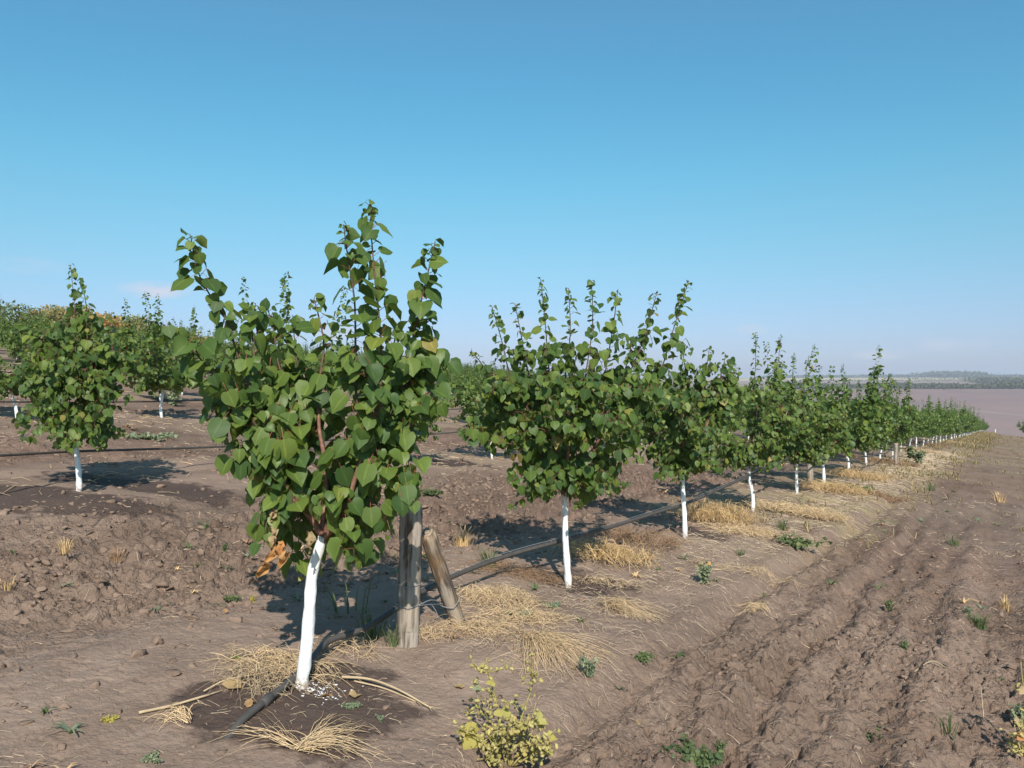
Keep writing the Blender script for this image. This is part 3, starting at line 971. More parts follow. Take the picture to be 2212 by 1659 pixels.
for pts in ([(700, 1165), (690, 1145), (678, 1140)], [(700, 1170), (706, 1140), (709, 1128)], ):
    bb = Bag(); bb.tube(spline(pxpath(pts, b1, 0, -.03), 4), .013, .009, k=8); link('branch', bb.mesh('branch', [M_BARK]), tree1)


# crumpled dead leaves hanging on the left of the first tree
def crumple(name, length, width, mat, rg, parent=None, loc=None, n=7):
    ys_ = np.linspace(0, 1, n); V = []; c = 5
    for i, y in enumerate(ys_):
        wd = .8 * width * (math.sin(min(1, y * 1.25 + .12) * math.pi) ** .6 + .12)
        for j in range(c):
            x = (j / (c - 1) - .5) * wd
            V.append((x + rg.normal(0, .004), rg.normal(0, .010) + .018 * math.sin(j * 1.9 + i), -y * length + rg.normal(0, .003)))
    f = [(i * c + j, i * c + j + 1, (i + 1) * c + j + 1, (i + 1) * c + j) for i in range(n - 1) for j in range(c - 1)]
    me = mesh_np(name, V, [np.array(f)], [mat], smooth=False)
    return link(name, me, parent, loc)


for (x, y, ln, w, mt, rx) in ((590, 1140, .085, .035, M_DEAD, .0), (668, 1148, .085, .036, M_DEAD, -.1), (618, 1190, .085, .035, M_DEADO, .35), (598, 1180, .11, .04, M_DEADO, .55),
                              (578, 1218, .09, .035, M_DEADO, .7), (592, 1100, .05, .03, M_DEAD, .2), (604, 1170, .06, .03, M_DEADO, -.2)):
    p = at(x, y, b1[1] - .16)
    o = crumple('dead_leaf', ln, w, mt, rg1, tree1, p - b1)
    o.rotation_euler = (0, rx, 0); o['label'] = 'dry orange-brown curled leaf'
bb = Bag(); bb.tube(spline(pxpath([(600, 1085), (594, 1120), (592, 1160), (596, 1185)], b1, -.14, -.16), 5), .003, .0015, k=4)
link('twig', bb.mesh('twig', [M_SHOOT]), tree1)


def mixed_tree(px, py, label, group, shoots_px, limbs_n=4, Rr=.55, ntw=60, hf=.6, H=1.8, nsh=5, trunk_px=None, seed=0, s0=.08, dz=None, low=(), n_single=300, spacing=.031):
    rg = np.random.default_rng(seed)
    b = hit(px, py)
    trunk, limbs, shoots, twigs = generic_skeleton(rg, H, hf, nsh, Rr, ntw, .03)
    if trunk_px:
        trunk = spline(pxpath(trunk_px, b, 0, 0), 12)
        d = trunk[-1] - limbs[0][0]
        limbs = [l + d for l in limbs]
        for q in shoots + twigs: q['pts'] = q['pts'] + d
    for path, a, c in shoots_px:
        P = spline(pxpath(path, b, a, c), 12)
        # start from the nearest limb point
        allp = np.concatenate(limbs)
        j = np.argmin(np.linalg.norm(allp - P[0], axis=1) + (allp[:, 2] > P[0][2]) * .3)
        P = np.concatenate([[allp[j]], P])
        shoots.append(dict(pts=P, t0=.0, up=.35))
    for path, a, c in low:
        twigs.append(dict(pts=spline(pxpath(path, b, a, c), 8), t0=.1, up=0))
    twigs += auto_twigs([s['pts'] for s in shoots], rg, 110, 0, .62, (.06, .2), -.2, 1.75)
    return hero_tree(tuple(b), label, group, trunk, trunk[-1][2] - .03, limbs, shoots, twigs, (.025, .017), s0, .060, spacing, n_single=n_single, seed=seed + 100)


G1 = 'fruit trees of the front row'
mixed_tree(1226, 1268, 'broad fruit tree with many upright shoots, second in the front row, right of the posts', G1,
           [([(1150, 900), (1105, 820), (1085, 740), (1062, 660)], -.1, -.1), ([(1170, 900), (1140, 800), (1125, 720), (1112, 655)], .1, .1),
            ([(1200, 900), (1185, 790), (1178, 700), (1168, 603)], -.1, -.05), ([(1225, 900), (1222, 800), (1232, 720), (1228, 622)], .1, .15),
            ([(1250, 900), (1268, 790), (1280, 700), (1278, 606)], -.1, -.1), ([(1290, 900), (1310, 790), (1325, 700), (1335, 624)], .0, .0),
            ([(1340, 850), (1380, 760), (1400, 700), (1420, 628)], .1, .1), ([(1390, 860), (1426, 803), (1455, 710), (1487, 608)], .15, .1),
            ([(1130, 930), (1080, 860), (1050, 800), (1020, 760)], -.1, -.2), ([(1320, 900), (1350, 800), (1365, 740)], -.1, -.2)],
           Rr=.60, ntw=130, H=1.45, nsh=5, seed=21, s0=.071, spacing=.0285,
           trunk_px=[(1228, 1280), (1226, 1230), (1221, 1160), (1221, 1100), (1216, 1050)],
           low=[([(1160, 970), (1110, 960), (1050, 950), (990, 928)], -.1, -.2), ([(1200, 1000), (1150, 1020), (1100, 1040)], -.1, -.2),
                ([(1280, 980), (1330, 970), (1385, 965)], -.1, -.2), ([(1260, 1010), (1310, 990), (1350, 1000)], .1, .1), ([(1210, 1030), (1180, 1050), (1165, 1075)], -.1, -.1),
                ([(1235, 1030), (1265, 1040), (1290, 1065)], -.1, -.1)])
mixed_tree(1480, 1162, 'third tree of the front row, low wide crown between broad tree and kinked white trunk', G1,
           [([(1470, 860), (1480, 800), (1475, 765)], 0, 0), ([(1515, 860), (1525, 800), (1533, 748)], -.1, -.1), ([(1545, 860), (1560, 800), (1568, 765)], .1, .1),
            ([(1430, 880), (1425, 830), (1430, 790)], .1, .1)],
           Rr=.66, ntw=120, H=1.5, nsh=7, hf=.52, seed=31, s0=.069, trunk_px=[(1480, 1170), (1478, 1110), (1475, 1050), (1474, 1005)])
mixed_tree(1627, 1104, 'fourth tree of the front row with kinked white trunk and one orange leaf', G1,
           [([(1625, 860), (1632, 790), (1632, 718)], 0, 0), ([(1665, 860), (1678, 800), (1688, 722)], -.1, -.1), ([(1590, 860), (1588, 800)], .1, .1)],
           Rr=.72, ntw=130, H=1.6, nsh=6, hf=.55, seed=41, s0=.069, trunk_px=[(1626, 1110), (1626, 1070), (1618, 1030), (1617, 995)])
mixed_tree(1722, 1066, 'fifth tree of the front row, straight white trunk just left of the round post', G1,
           [([(1710, 860), (1713, 800), (1715, 762)], 0, 0), ([(1735, 860), (1742, 800), (1748, 768)], -.1, -.1)],
           Rr=.75, ntw=130, H=1.8, nsh=10, hf=.58, seed=51, s0=.069, n_single=260)
mixed_tree(170, 1062, 'left-hand second-row tree with tall narrow top, white trunk crossed by a hose', 'fruit trees of the second row',
           [([(165, 800), (162, 720), (160, 650), (152, 572)], 0, 0), ([(185, 800), (190, 720), (185, 650), (172, 600)], .1, .05), ([(205, 830), (200, 740), (192, 660)], -.1, 0),
            ([(100, 850), (95, 780), (90, 710)], 0, 0), ([(120, 800), (118, 700)], .1, .1), ([(225, 850), (240, 790), (250, 740)], .1, .1)],
           Rr=.30, ntw=95, H=1.55, nsh=6, hf=.52, seed=61, s0=.071, trunk_px=[(171, 1070), (170, 1020), (165, 970), (163, 940)])

# ---- prototypes for the rest of the orchard
PROTO = []
for i in range(9):
    rg = np.random.default_rng(500 + i)
    trunk, limbs, shoots, twigs = generic_skeleton(rg, rg.uniform(1.8, 2.25), rg.uniform(.48, .58), int(rg.integers(8, 13)), rg.uniform(.66, .82), 120, .05)
    hf = trunk[-1][2]
    twigs += auto_twigs([s['pts'] for s in shoots], rg, 60, 0, .62, (.06, .2), -.2, 1.8)
    L = merge_sets(leaves_on(shoots, rg, .020, .074, .056), leaves_on(twigs, rg, .029, .076, .07))
    n = len(L['pos'])
    mid = dict(trunk=trunk_mesh(trunk, .024, .016, hf, 8), branches=limb_mesh(limbs, .012, .006, 5, M_BARK), foliage=merged_leaves('foliage', L, M_LEAF, T1, True))
    sel = np.random.default_rng(i).permutation(n)[:int(n * .72)]
    L2 = {k: v[sel].copy() for k, v in L.items()}; L2['size'] = L2['size'] * 1.17
    far = dict(trunk=trunk_mesh(trunk[::2], .026, .018, hf, 5), foliage=merged_leaves('foliage', L2, M_LEAF, T2, False))
    PROTO.append((mid, far))

ORD = ['', 'first', 'second', 'third', 'fourth', 'fifth', 'sixth', 'seventh', 'eighth', 'ninth', 'tenth', 'eleventh', 'twelfth', 'thirteenth',
       'fourteenth', 'fifteenth', 'sixteenth', 'seventeenth', 'eighteenth', 'nineteenth', 'twentieth']
G2, G3 = 'fruit trees of the second row', 'fruit trees of the third row'
spots = []      # x, y, row, index in row, scale
front_px = {6: (1780, 1044), 7: (1832, 1021), 8: (1872, 1006), 9: (1901, 998), 10: (1927, 990), 11: (1946, 976), 12: (1965, 970)}
for k_ in front_px:
    p = hit(*front_px[k_]); spots.append((p.x, p.y, 0, k_, {6: 1.03, 7: 1.10, 8: .98, 9: 1.05, 10: 1.0, 11: .96, 12: 1.0}[k_]))
u12 = uv(spots[-1][0], spots[-1][1])[0]
rgs = np.random.default_rng(77)
for k_ in range(13, 56):
    x, y = rowpt(0, u12 + (k_ - 12) * 2.36 + rgs.normal(0, .12)); o_ = .68 * math.exp(-(k_ - 12) / 12); x += RV[0] * o_; y += RV[1] * o_; spots.append((x, y, 0, k_, rgs.uniform(.88, 1.08)))
fix = {1: [(631, 1035), (850, 1015), (1063, 992)], 2: [(37, 922), (348, 914)]}
for r in range(1, 19):
    last_u = None; cnt = 0
    if r == 1: cnt = 1
    for (a, b_) in fix.get(r, []):
        if r == 1 and a < 1000:
            continue
        p = hit(a, b_)
        cnt += 1
    u = {1: 6.5, 2: 5.65}.get(r, 2 + rgs.random() * 2.4)
    cnt = 1 if r == 1 else 0
    # start left of the frame
    while u < 122:
        x, y = rowpt(r, u)
        if y > 1 and abs(x / y) < (W0 / 2 + 90 / y * 8) / F0 + 1.0 / y:
            cnt += 1
            spots.append((x + rgs.normal(0, .08), y + rgs.normal(0, .08), r, cnt, rgs.uniform(.86, 1.12)))
        u += (2.27 if r == 1 else 2.5) + rgs.normal(0, .10)
# two hand-placed from the photograph replace their row mates nearby
for r, pts in ((1, [(1063, 992)]), (2, [(37, 922), (348, 914), (1025, 919)])):
    for a, b_ in pts:
        p = hit(a, b_)
        i = min((i for i in range(len(spots)) if spots[i][2] == r), key=lambda i: (spots[i][0] - p.x) ** 2 + (spots[i][1] - p.y) ** 2)
        spots[i] = (p.x, p.y, r, spots[i][3], 1.0)
# trees on the far right by the crest
crest = [(2215, 944, 1.25), (2232, 945, 1.2), (2203, 940, 1.0), (2250, 946, 1.2)]
spots.sort(key=lambda s: s[1])
near, rest = spots[:294], spots[294:]


def place(kind, protos, x, y, label, group, s, rz, name='fruit_tree'):
    t = thing(name, label, TREE_CAT, (x, y, gz(x, y)), group, rz, s)
    for nm, me_ in protos.items():
        o = link(nm, me_, t)
        if nm in ('foliage', 'branches'): o['kind'] = 'stuff'
    return t


for i, (x, y, r, k_, s) in enumerate(near):
    d = math.hypot(x, y)
    p = PROTO[int(rgs.integers(0, 9))][0 if d < 30 else 1]
    s = s * ((1.13 if k_ < 13 else 1.2) if r == 0 else .90 if r == 1 else 1.12 if (r == 2 and y < 14) else .82)
    s = (s * rgs.uniform(.88, 1.12), s * rgs.uniform(.88, 1.12), s * (rgs.uniform(.90, 1.14) if r == 0 else rgs.uniform(.82, 1.04)))
    if r == 0:
        g = G1
        special = {6: 'sixth tree of the front row, white trunk just right of the round post', 7: 'seventh tree of the front row with crown rising above its neighbours'}
        if k_ in special: lb = special[k_]
        elif k_ <= 12: lb = f'{ORD[k_]} tree of the front row, smaller with distance, straw at its white trunk'
        else: lb, g = 'small distant white-trunked tree in the far half of the front row', 'far trees of the front row'
    elif r <= 3:
        g = {1: G2, 2: G3, 3: 'fruit trees of the fourth row'}[r]
        nm = {1: 'second', 2: 'third', 3: 'fourth'}[r]
        if k_ <= 12: lb = f'white-trunked tree of the {nm} row, {ORD[k_]} from its left end in view'
        else: lb, g = f'distant small tree in the far part of the {nm} row', f'far trees of the {nm} row'
    else:
        lb, g = ('distant green fruit tree in the rows behind the fourth, up the slope', 'fruit trees in the rows up the slope')
        if r <= 12 and k_ <= 14:
            lb = f'fruit tree of the {ORD[r + 1]} row up the slope, {ORD[k_]} from the left edge'; g = f'fruit trees of the {ORD[r + 1]} row'
    place(0, p, x, y, lb, g, s, rgs.random() * 6.28)
for x_, y_, s in crest:
    p = hit(x_, y_); p = Vector((p.x, p.y, 0))
    place(0, PROTO[int(rgs.integers(0, 9))][1], p.x, p.y, 'dark bushy tree at the right edge, where the track drops out of sight', 'trees at the right edge by the crest', s * 1.1, rgs.random() * 6.28)
p = hit(2150, 938)
bb = Bag(); bb.tube([(0, 0, -.1), (.02, 0, .3), (.0, 0, .62)], .05, .035, k=7)
o = link('painted_stake', bb.mesh('painted_stake', [M_PAINT]), None, p)
tag(o, 'lone short white stake standing where the track drops away', 'stake')

# beyond 300: one joined mass of the same trees
VV, FF, TT, FM, off = [], [], [], [], 0
for (x, y, r, k_, s) in rest:
    me_ = PROTO[int(rgs.integers(0, 9))][1]['foliage']
    n = len(me_.vertices); co = np.empty(n * 3, np.float32); me_.vertices.foreach_get('co', co); co = co.reshape(-1, 3)
    lv = np.empty(len(me_.loops), np.int32); me_.loops.foreach_get('vertex_index', lv)
    tn = np.empty(n, np.float32); me_.attributes['tint'].data.foreach_get('value', tn)
    a = rgs.random() * 6.28
    Rm = np.array(((math.cos(a), -math.sin(a), 0), (math.sin(a), math.cos(a), 0), (0, 0, 1)))
    VV.append(co @ Rm.T * (s * .85) + np.array((x, y, gz(x, y)))); FF.append(lv.reshape(-1, 3) + off); TT.append(tn); off += n
if VV:
    me_ = mesh_np('distant_orchard', np.concatenate(VV), [np.concatenate(FF)], [M_LEAF], tint=np.concatenate(TT), smooth=True)
    o = link('distant_orchard', me_, kind='stuff'); tag(o, 'mass of the farthest orchard trees at the top of the slope', 'orchard')
    bb = Bag()
    for (x, y, r, k_, s) in rest:
        z = gz(x, y); bb.tube([(x, y, z - .05), (x, y, z + .6)], .025, .018, k=4, cap=False)
    o = link('distant_trunks', bb.mesh('distant_trunks', [M_PAINT]), kind='stuff'); tag(o, 'white trunks of the farthest orchard trees', 'trunks')

# ------------------------------------------------------------------ windbreak behind the orchard


def blob_foliage(rg, clumps, n, size, mat, name='crown'):
    """clumps: (cx,cy,cz,r) ; leaf-sized faces spread through them"""
    c = np.array([k[:3] for k in clumps]); r = np.array([k[3] for k in clumps])
    w = rg.choice(len(c), n, p=r ** 2 / (r ** 2).sum())
    d = rg.normal(0, 1, (n, 3)); d /= np.linalg.norm(d, axis=1)[:, None]
    rad = r[w] * (rg.random(n) ** .45)
    P = c[w] + d * rad[:, None] * np.array((1, 1, .82))
    nr = d + rg.normal(0, .6, (n, 3)); tp = rg.normal(0, 1, (n, 3))
    L = dict(pos=P, rot=frames(tp, nr), size=size * rg.uniform(.6, 1.3, n), tint=rg.random(n))
    return merged_leaves(name, L, mat, T2, False)


def tall_tree(name, label, group, x, y, h, w, mat, seed, n=1500, size=.2):
    rg = np.random.default_rng(seed)
    t = thing(name, label, 'tree', (x, y, gz(x, y)), group)
    bag = Bag()
    bag.tube([(0, 0, -.3), (.1, 0, h * .3), (0, .1, h * .6)], .16, .08, k=7)
    cl = []
    for i in range(11):
        a = rg.random() * 6.28; rr = w * .5 * rg.random() ** .5 * .75
        z = h * rg.uniform(.35, .86)
        q = (math.cos(a) * rr, math.sin(a) * rr, z)
        cl.append((*q, w * rg.uniform(.16, .27)))
        bag.tube([(0, 0, h * rg.uniform(.2, .45)), (q[0] * .6, q[1] * .6, z * .8), (q[0], q[1], z + .3)], .05, .015, k=5)
    link('trunk', bag.mesh('trunk', [M_WBARK]), t)
    link('crown', blob_foliage(rg, cl, n, size, mat), t)


wb = [(-60, 5.6, 6.2, 'green'), (20, 5.3, 5.5, 'green'), (78, 5.2, 4.2, 'orange'), (118, 5.4, 4.8, 'olive'), (150, 5.5, 5.5, 'orange'), (190, 4.8, 5, 'orange'),
      (232, 5.0, 4.4, 'orange'), (268, 5.1, 6.5, 'olive'), (305, 4.9, 6, 'olive'), (338, 5.0, 6, 'dark'), (372, 4.4, 5.5, 'green'), (408, 4.0, 4.2, 'orange'),
      (436, 3.4, 4, 'orange'), (470, 3.0, 4.5, 'olive'), (505, 2.8, 4.5, 'green')]
cols = {'orange': 'rusty orange', 'olive': 'yellowing olive', 'green': 'dull green', 'dark': 'dark bare-topped'}
for i, (x, h, w, c) in enumerate(wb):
    a = (x - W0 / 2) / F0
    Y = 80 / (-a * .853 + .523)
    tall_tree('windbreak_tree', f'{cols[c]} autumn tree behind the orchard, {ORD[i + 1] if i < 14 else "last"} of the windbreak from the left', 'windbreak trees behind the orchard',
              a * Y, Y, h * .82, w, M_WB[c], 900 + i, 1900, .26)

# ------------------------------------------------------------------ far valley: hedges and woods


def hedge(name, label, pts, h0, h1, n, size, mat, seed, cat='hedgerow', thick=12):
    """pts: (azimuth px, u distance) ; a line of trees standing on the terrain"""
    rg = np.random.default_rng(seed)
    P = []
    A = np.array(pts, float)
    for _ in range(n):
        t = rg.random() * (len(A) - 1); i = int(t); f = t - i
        px, u = A[i] * (1 - f) + A[i + 1] * f
        a = (px - W0 / 2) / F0
        Y = u / (a * RU[0] + RU[1])
        P.append((a * Y, Y, t))
    P = np.array(P)
    hh = h0 + (h1 - h0) * (fbm(P[:, 0] / 22, P[:, 0] * 0 + seed, 3, seed) ** 1.3) * 1.5
    X = P[:, 0] + rg.normal(0, thick * .3, n); Y = P[:, 1] + rg.normal(0, thick, n)
    z = base_h(X, Y) + hh * rg.random(n) ** .8
    L = dict(pos=np.stack([X, Y, z], -1), rot=frames(rg.normal(0, 1, (n, 3)), rg.normal(0, 1, (n, 3)) + (0, -.5, .6)), size=size * rg.uniform(.5, 1.4, n), tint=rg.random(n))
    o = link(name, merged_leaves(name, L, mat, T2, False), kind='stuff'); tag(o, label, cat)


hedge('hedgerow', 'long blue-green hedgerow at the top edge of the big ploughed field', [(1700, 905), (2000, 915), (2260, 930)], 2.5, 5.5, 9000, 1.8, M_WB['far'], 5)
hedge('thin_hedgerow', 'thin line of bushes below the pale stubble field', [(1700, 1640), (2080, 1660)], .6, 2.2, 1600, 1.6, M_WB['far'], 6)
hedge('scattered_scrub', 'scattered dark scrub on the pale stubble slope', [(1960, 2050), (2110, 2000)], 1, 3, 260, 3, M_WB['far'], 8, 'scrub', 60)
hedge('skyline_wood', 'distant wood along the skyline above the pale stubble field', [(1650, 2700), (1900, 2680), (2120, 2500), (2400, 2300)], 2, 7, 12000, 5, M_WB['far'], 7, 'wood', 60)
hedge('skyline_copse', 'dark copse standing highest on the distant skyline', [(2005, 2550), (2100, 2450)], 9, 17, 3000, 6, M_WB['far'], 9, 'copse', 40)
hedge('valley_wood', 'dark blue wood filling the right end of the valley', [(2128, 1500), (2170, 1250), (2300, 1120)], 3, 8.5, 9000, 3, M_WB['far'], 10, 'wood', 25)

# ------------------------------------------------------------------ posts and wires


def post(name, label, base, top, half, depth, warm, seed, round_=False, parent=None):
    rg = np.random.default_rng(seed)
    base, top = Vector(base), Vector(top)
    ax = top - base; L = ax.length
    k = 16; n = 26
    V, wm = [], []
    for i in range(n + 1):
        t = i / n
        z = -.12 + t * (L + .12)
        for j in range(k):
            th = j * 2 * math.pi / k + math.pi / k
            if round_: x, y = math.cos(th), math.sin(th)
            else:
                cx, cy = math.cos(th), math.sin(th); m = max(abs(cx), abs(cy)) ** .72
                x, y = cx / m, cy / m
            s = 1 + .05 * math.sin(th * 3 + seed) - (.10 if (j == 3 or j == 12) and t > .25 else 0) + rg.normal(0, .018) + .035 * math.sin(t * 7 + th)
            if t > .97: s *= .90
            V.append((x * half * s, y * depth * s, z + (rg.normal(0, .004) if i == n else 0)))
            wm.append(warm)
    V.append((0, 0, L + .004)); wm.append(warm)
    f4 = [(i * k + j, i * k + (j + 1) % k, (i + 1) * k + (j + 1) % k, (i + 1) * k + j) for i in range(n) for j in range(k)]
    f3 = [(n * k + j, n * k + (j + 1) % k, len(V) - 1) for j in range(k)]
    me_ = mesh_np(name, V, [np.array(f4), np.array(f3)], [M_WOOD], smooth=True, attrs={'warm': wm})
    o = link(name, me_, parent, base)
    o.rotation_mode = 'QUATERNION'; o.rotation_quaternion = ax.to_track_quat('Z', 'Y')
    if label: tag(o, label, 'post', 'wooden posts of the front row')
    return o


pb = hit(880, 1392)
pt = at(889, 1094, pb.y + .02)
post('wooden_post', 'weathered grey upright post with wire ties, right of the nearest white trunk', pb, pt, .049, .05, .1, 3)
qb = hit(990, 1350); qt = at(922, 1150, pb.y + .13)
post('wooden_brace', 'short tan knotted brace leaning against the grey post', qb, qt, .043, .045, .9, 5, True)
p3 = hit(1750, 1046)
post('wooden_post', 'round brown post between fifth and sixth white trunks', p3, (p3.x, p3.y, p3.z + .72), .055, .055, .4, 7, True)
p4 = hit(1936, 1006)
post('wooden_post', 'farther grey post among small white trunks of front row', p4, (p4.x, p4.y, p4.z + .60), .055, .055, .2, 8, True)
p5 = hit(1985, 975)


def ring(bag, c, ax, r, ry, w, z, turns=1.0, ph=0):
    q = Vector(ax).to_track_quat('Z', 'Y').to_matrix()
    pts = []
    for i in range(int(26 * turns) + 1):
        th = i / 26 * 2 * math.pi + ph
        cx, cy = math.cos(th), math.sin(th); m = max(abs(cx), abs(cy)) ** .6
        pts.append(tuple(Vector(c) + q @ Vector((cx / m * r, cy / m * ry, z + .004 * math.sin(th * 2) + .002 * i / 26))))
    bag.tube(pts, w, k=5)


bag = Bag()
axp = (pt - pb)
ring(bag, pb, axp, .056, .057, .0019, .20); ring(bag, pb, axp, .055, .056, .0013, .30, 2)
axq = (qt - qb)
ring(bag, qb, axq, .049, .050, .0020, .17, 2)
a_ = pb + axp.normalized() * .20 + Vector((.055, -.02, 0)); c_ = qb + axq.normalized() * .17 + Vector((-.045, -.02, 0))
bag.tube(spline([tuple(a_), tuple((a_ + c_) / 2 + Vector((0, 0, .02))), tuple(c_)], 6), .0026, k=5)
bag.tube(spline([tuple(a_), tuple((a_ + c_) / 2 + Vector((.01, -.01, .0))), tuple(c_ + Vector((0, 0, -.01)))], 6), .0018, k=5)
bag.tube(spline([tuple((a_ + c_) / 2), tuple((a_ + c_) / 2 + Vector((.03, -.03, -.03))), tuple((a_ + c_) / 2 + Vector((.05, -.02, -.09)))], 6), .0014, k=4)
o = link('tie_wire', bag.mesh('tie_wire', [M_WIRE])); tag(o, 'galvanised wire looped around the grey post and its brace', 'wire')

# hoses
HO = 'irrigation hoses along the rows'


def hose(label, pts, r, mat=M_HOSE, group=HO):
    t = thing('irrigation_hose', label, 'hose', pts[0], group)
    b_ = Bag(); b0 = Vector(pts[0])
    b_.tube(spline([tuple(Vector(p) - b0) for p in pts], 16 * len(pts) if len(pts) < 9 else 6 * len(pts)), r, k=8)
    link('pipe', b_.mesh('pipe', [mat]), t)
    return t


def row_hose_pts(r, u0, u1, hgt, seed, step=1.25):
    rg = np.random.default_rng(seed); out = []
    u = u0; i = 0
    while u < u1:
        x, y = rowpt(r, u)
        x += -RV[0] * .0; z = float(base_h(np.array([x]), np.array([y]))[0])
        out.append(Vector((x + rg.normal(0, .015), y + rg.normal(0, .015), z + hgt + (.0 if i % 2 == 0 else -.05) + rg.normal(0, .012))))
        u += step; i += 1
    return out


h1 = []
for (x, y, lift) in ((486, 1592, -.015), (520, 1562, .012), (575, 1520, .020), (612, 1492, .022), (640, 1470, .028), (672, 1446, .05), (712, 1412, .07)):
    p = hit(x, y + 4); h1.append(p + Vector((0, 0, lift)))
for (x, y, Y) in ((790, 1356, 3.95), (868, 1306, 4.30), (935, 1266, 4.62), (1010, 1232, 5.0), (1110, 1196, 5.45), (1221, 1166, 5.85), (1340, 1132, 6.6), (1440, 1100, 7.4), (1476, 1090, 7.85),
                  (1550, 1058, 8.8), (1620, 1026, 10.1), (1680, 1002, 11.6), (1722, 986, 12.8)):
    h1.append(at(x, y, Y))
h1 += row_hose_pts(0, 16.5, 95, .42, 1, 1.25)
ht = hose('thick black hose running from the bare soil past the nearest trunk along the front row', [tuple(p) for p in h1], .0155)
b0 = Vector(h1[0])
b_ = Bag(); dd = (h1[2] - h1[1]).normalized(); b_.tube([tuple(h1[2] - b0 - dd * .03), tuple(h1[2] - b0 - dd * .028), tuple(h1[2] - b0 + dd * .03), tuple(h1[2] - b0 + dd * .032)], [.016, .021, .021, .016], k=10)
link('coupling', b_.mesh('coupling', [M_HOSE]), ht)
# thin support wire along the first row
wp = [tuple(Vector(p) + Vector((0, .01, .022))) for p in h1[8:]]
b_ = Bag(); b_.tube(spline(wp, 4 * len(wp)), .0016, k=4)
o = link('support_wire', b_.mesh('support_wire', [M_WIRE])); tag(o, 'thin wire carrying the hose from the grey post along the front row', 'wire')
h2 = [at(x, y, Y) for (x, y, Y) in ((-120, 990, 5.7), (0, 984, 6.2), (165, 975, 7.02), (330, 970, 7.9), (470, 965, 8.7), (630, 955, 9.7), (770, 948, 10.9), (890, 941, 11.8), (1063, 928, 13.0), (1230, 922, 15.4))]
h2 += row_hose_pts(1, 15.0, 80, .36, 2, 1.25)
hose('black hose hung across the white trunk of the left second-row tree', [tuple(p) for p in h2], .0115)
h3 = [at(x, y, Y) for (x, y, Y) in ((-120, 869, 9.8), (0, 868, 10.5), (150, 869, 11.4), (280, 868, 12.4), (348, 867, 12.9), (430, 865, 13.6), (560, 864, 14.6))]
h3 += row_hose_pts(2, 11.3, 80, .36, 3, 1.25)
hose('black hose of the third row crossing two white trunks at left', [tuple(p) for p in h3], .011)
for r, u0, nm in ((3, 7.0, 'fourth'), (4, 9, 'fifth'), (5, 11, 'sixth'), (6, 13, 'seventh'), (7, 15, 'eighth'), (8, 17, 'ninth')):
    hose(f'thin dark hose stretched along the {nm} row up the slope', [tuple(p) for p in row_hose_pts(r, u0, 75, .38, 10 + r, 2.5)], .011)

# ------------------------------------------------------------------ ground litter
rgl = np.random.default_rng(2024)


def strand(bag, p, d, ln, w, rg, lift=.01, tint=0.0, seg=5, kink=.25, ribbon=False, rise=0.0):
    """one dry stem lying on the ground, starting at p (x,y), heading d"""
    a = math.atan2(d[1], d[0]); pts = []
    x, y = p
    q = []
    for i in range(seg):
        q.append((x, y)); a += rg.normal(0, kink); x += math.cos(a) * ln / seg; y += math.sin(a) * ln / seg
    q = np.array(q)
    z = ground(q[:, 0], q[:, 1])
    arch = np.sin(np.linspace(.15, 1, seg) * math.pi) * lift * rg.uniform(.4, 1.6) + rise * np.linspace(0, 1, seg)
    P = np.stack([q[:, 0], q[:, 1], z + w * .6 + arch], -1)
    if ribbon:
        s = np.array((-math.sin(a), math.cos(a), rg.normal(0, .5))); s /= np.linalg.norm(s)
        bag.ribbon(P, w * 2.2, w, s, tint)
    else: bag.tube(P, w, w * .45, k=3, tint=tint, cap=False)


def local(bag, base):
    b_ = np.array(tuple(base))
    bag.v = [v - b_ for v in bag.v]
    return bag


def fan(px, py, ang, spread, n, ln, label, mat=M_STRAW, w=.0022, height=.03, name='straw_heap', cat='straw', group=None, jit=.04):
    c = hit(px, py); bag = Bag(); n = int(n * 1.5); w = w * .72
    for i in range(n):
        a = ang + rgl.normal(0, spread)
        strand(bag, (c.x + rgl.normal(0, jit), c.y + rgl.normal(0, jit)), (math.cos(a), math.sin(a)), ln * rgl.uniform(.45, 1.1), w * rgl.uniform(.6, 1.3), rgl, height, rgl.random(), 7, .22)
    o = link(name, local(bag, c).mesh(name, [mat]), None, c); tag(o, label, cat, group)
    return o


def heap(px, py, rx, ry, n, ln, label, mat=M_STRAW, w=.0020, height=.05, name='straw_heap', cat='straw', group=None, ang=None):
    n = int(n * 1.7); w = w * .68
    """tangled heap: strands in all directions within an ellipse; rx along x, ry along y"""
    c = hit(px, py); bag = Bag()
    for i in range(n):
        r_, t_ = rgl.random() ** .6, rgl.random() * 6.28
        a = rgl.random() * 6.28 if ang is None else ang + rgl.normal(0, .7)
        hh = height * (1 - r_) * rgl.random()
        x, y = c.x + rx * r_ * math.cos(t_), c.y + ry * r_ * math.sin(t_)
        strand(bag, (x, y), (math.cos(a), math.sin(a)), ln * rgl.uniform(.4, 1.1), w * rgl.uniform(.6, 1.3), rgl, height * .5 + hh, rgl.random(), 6, .42)
    o = link(name, local(bag, c).mesh(name, [mat]), None, c); tag(o, label, cat, group)
    return o


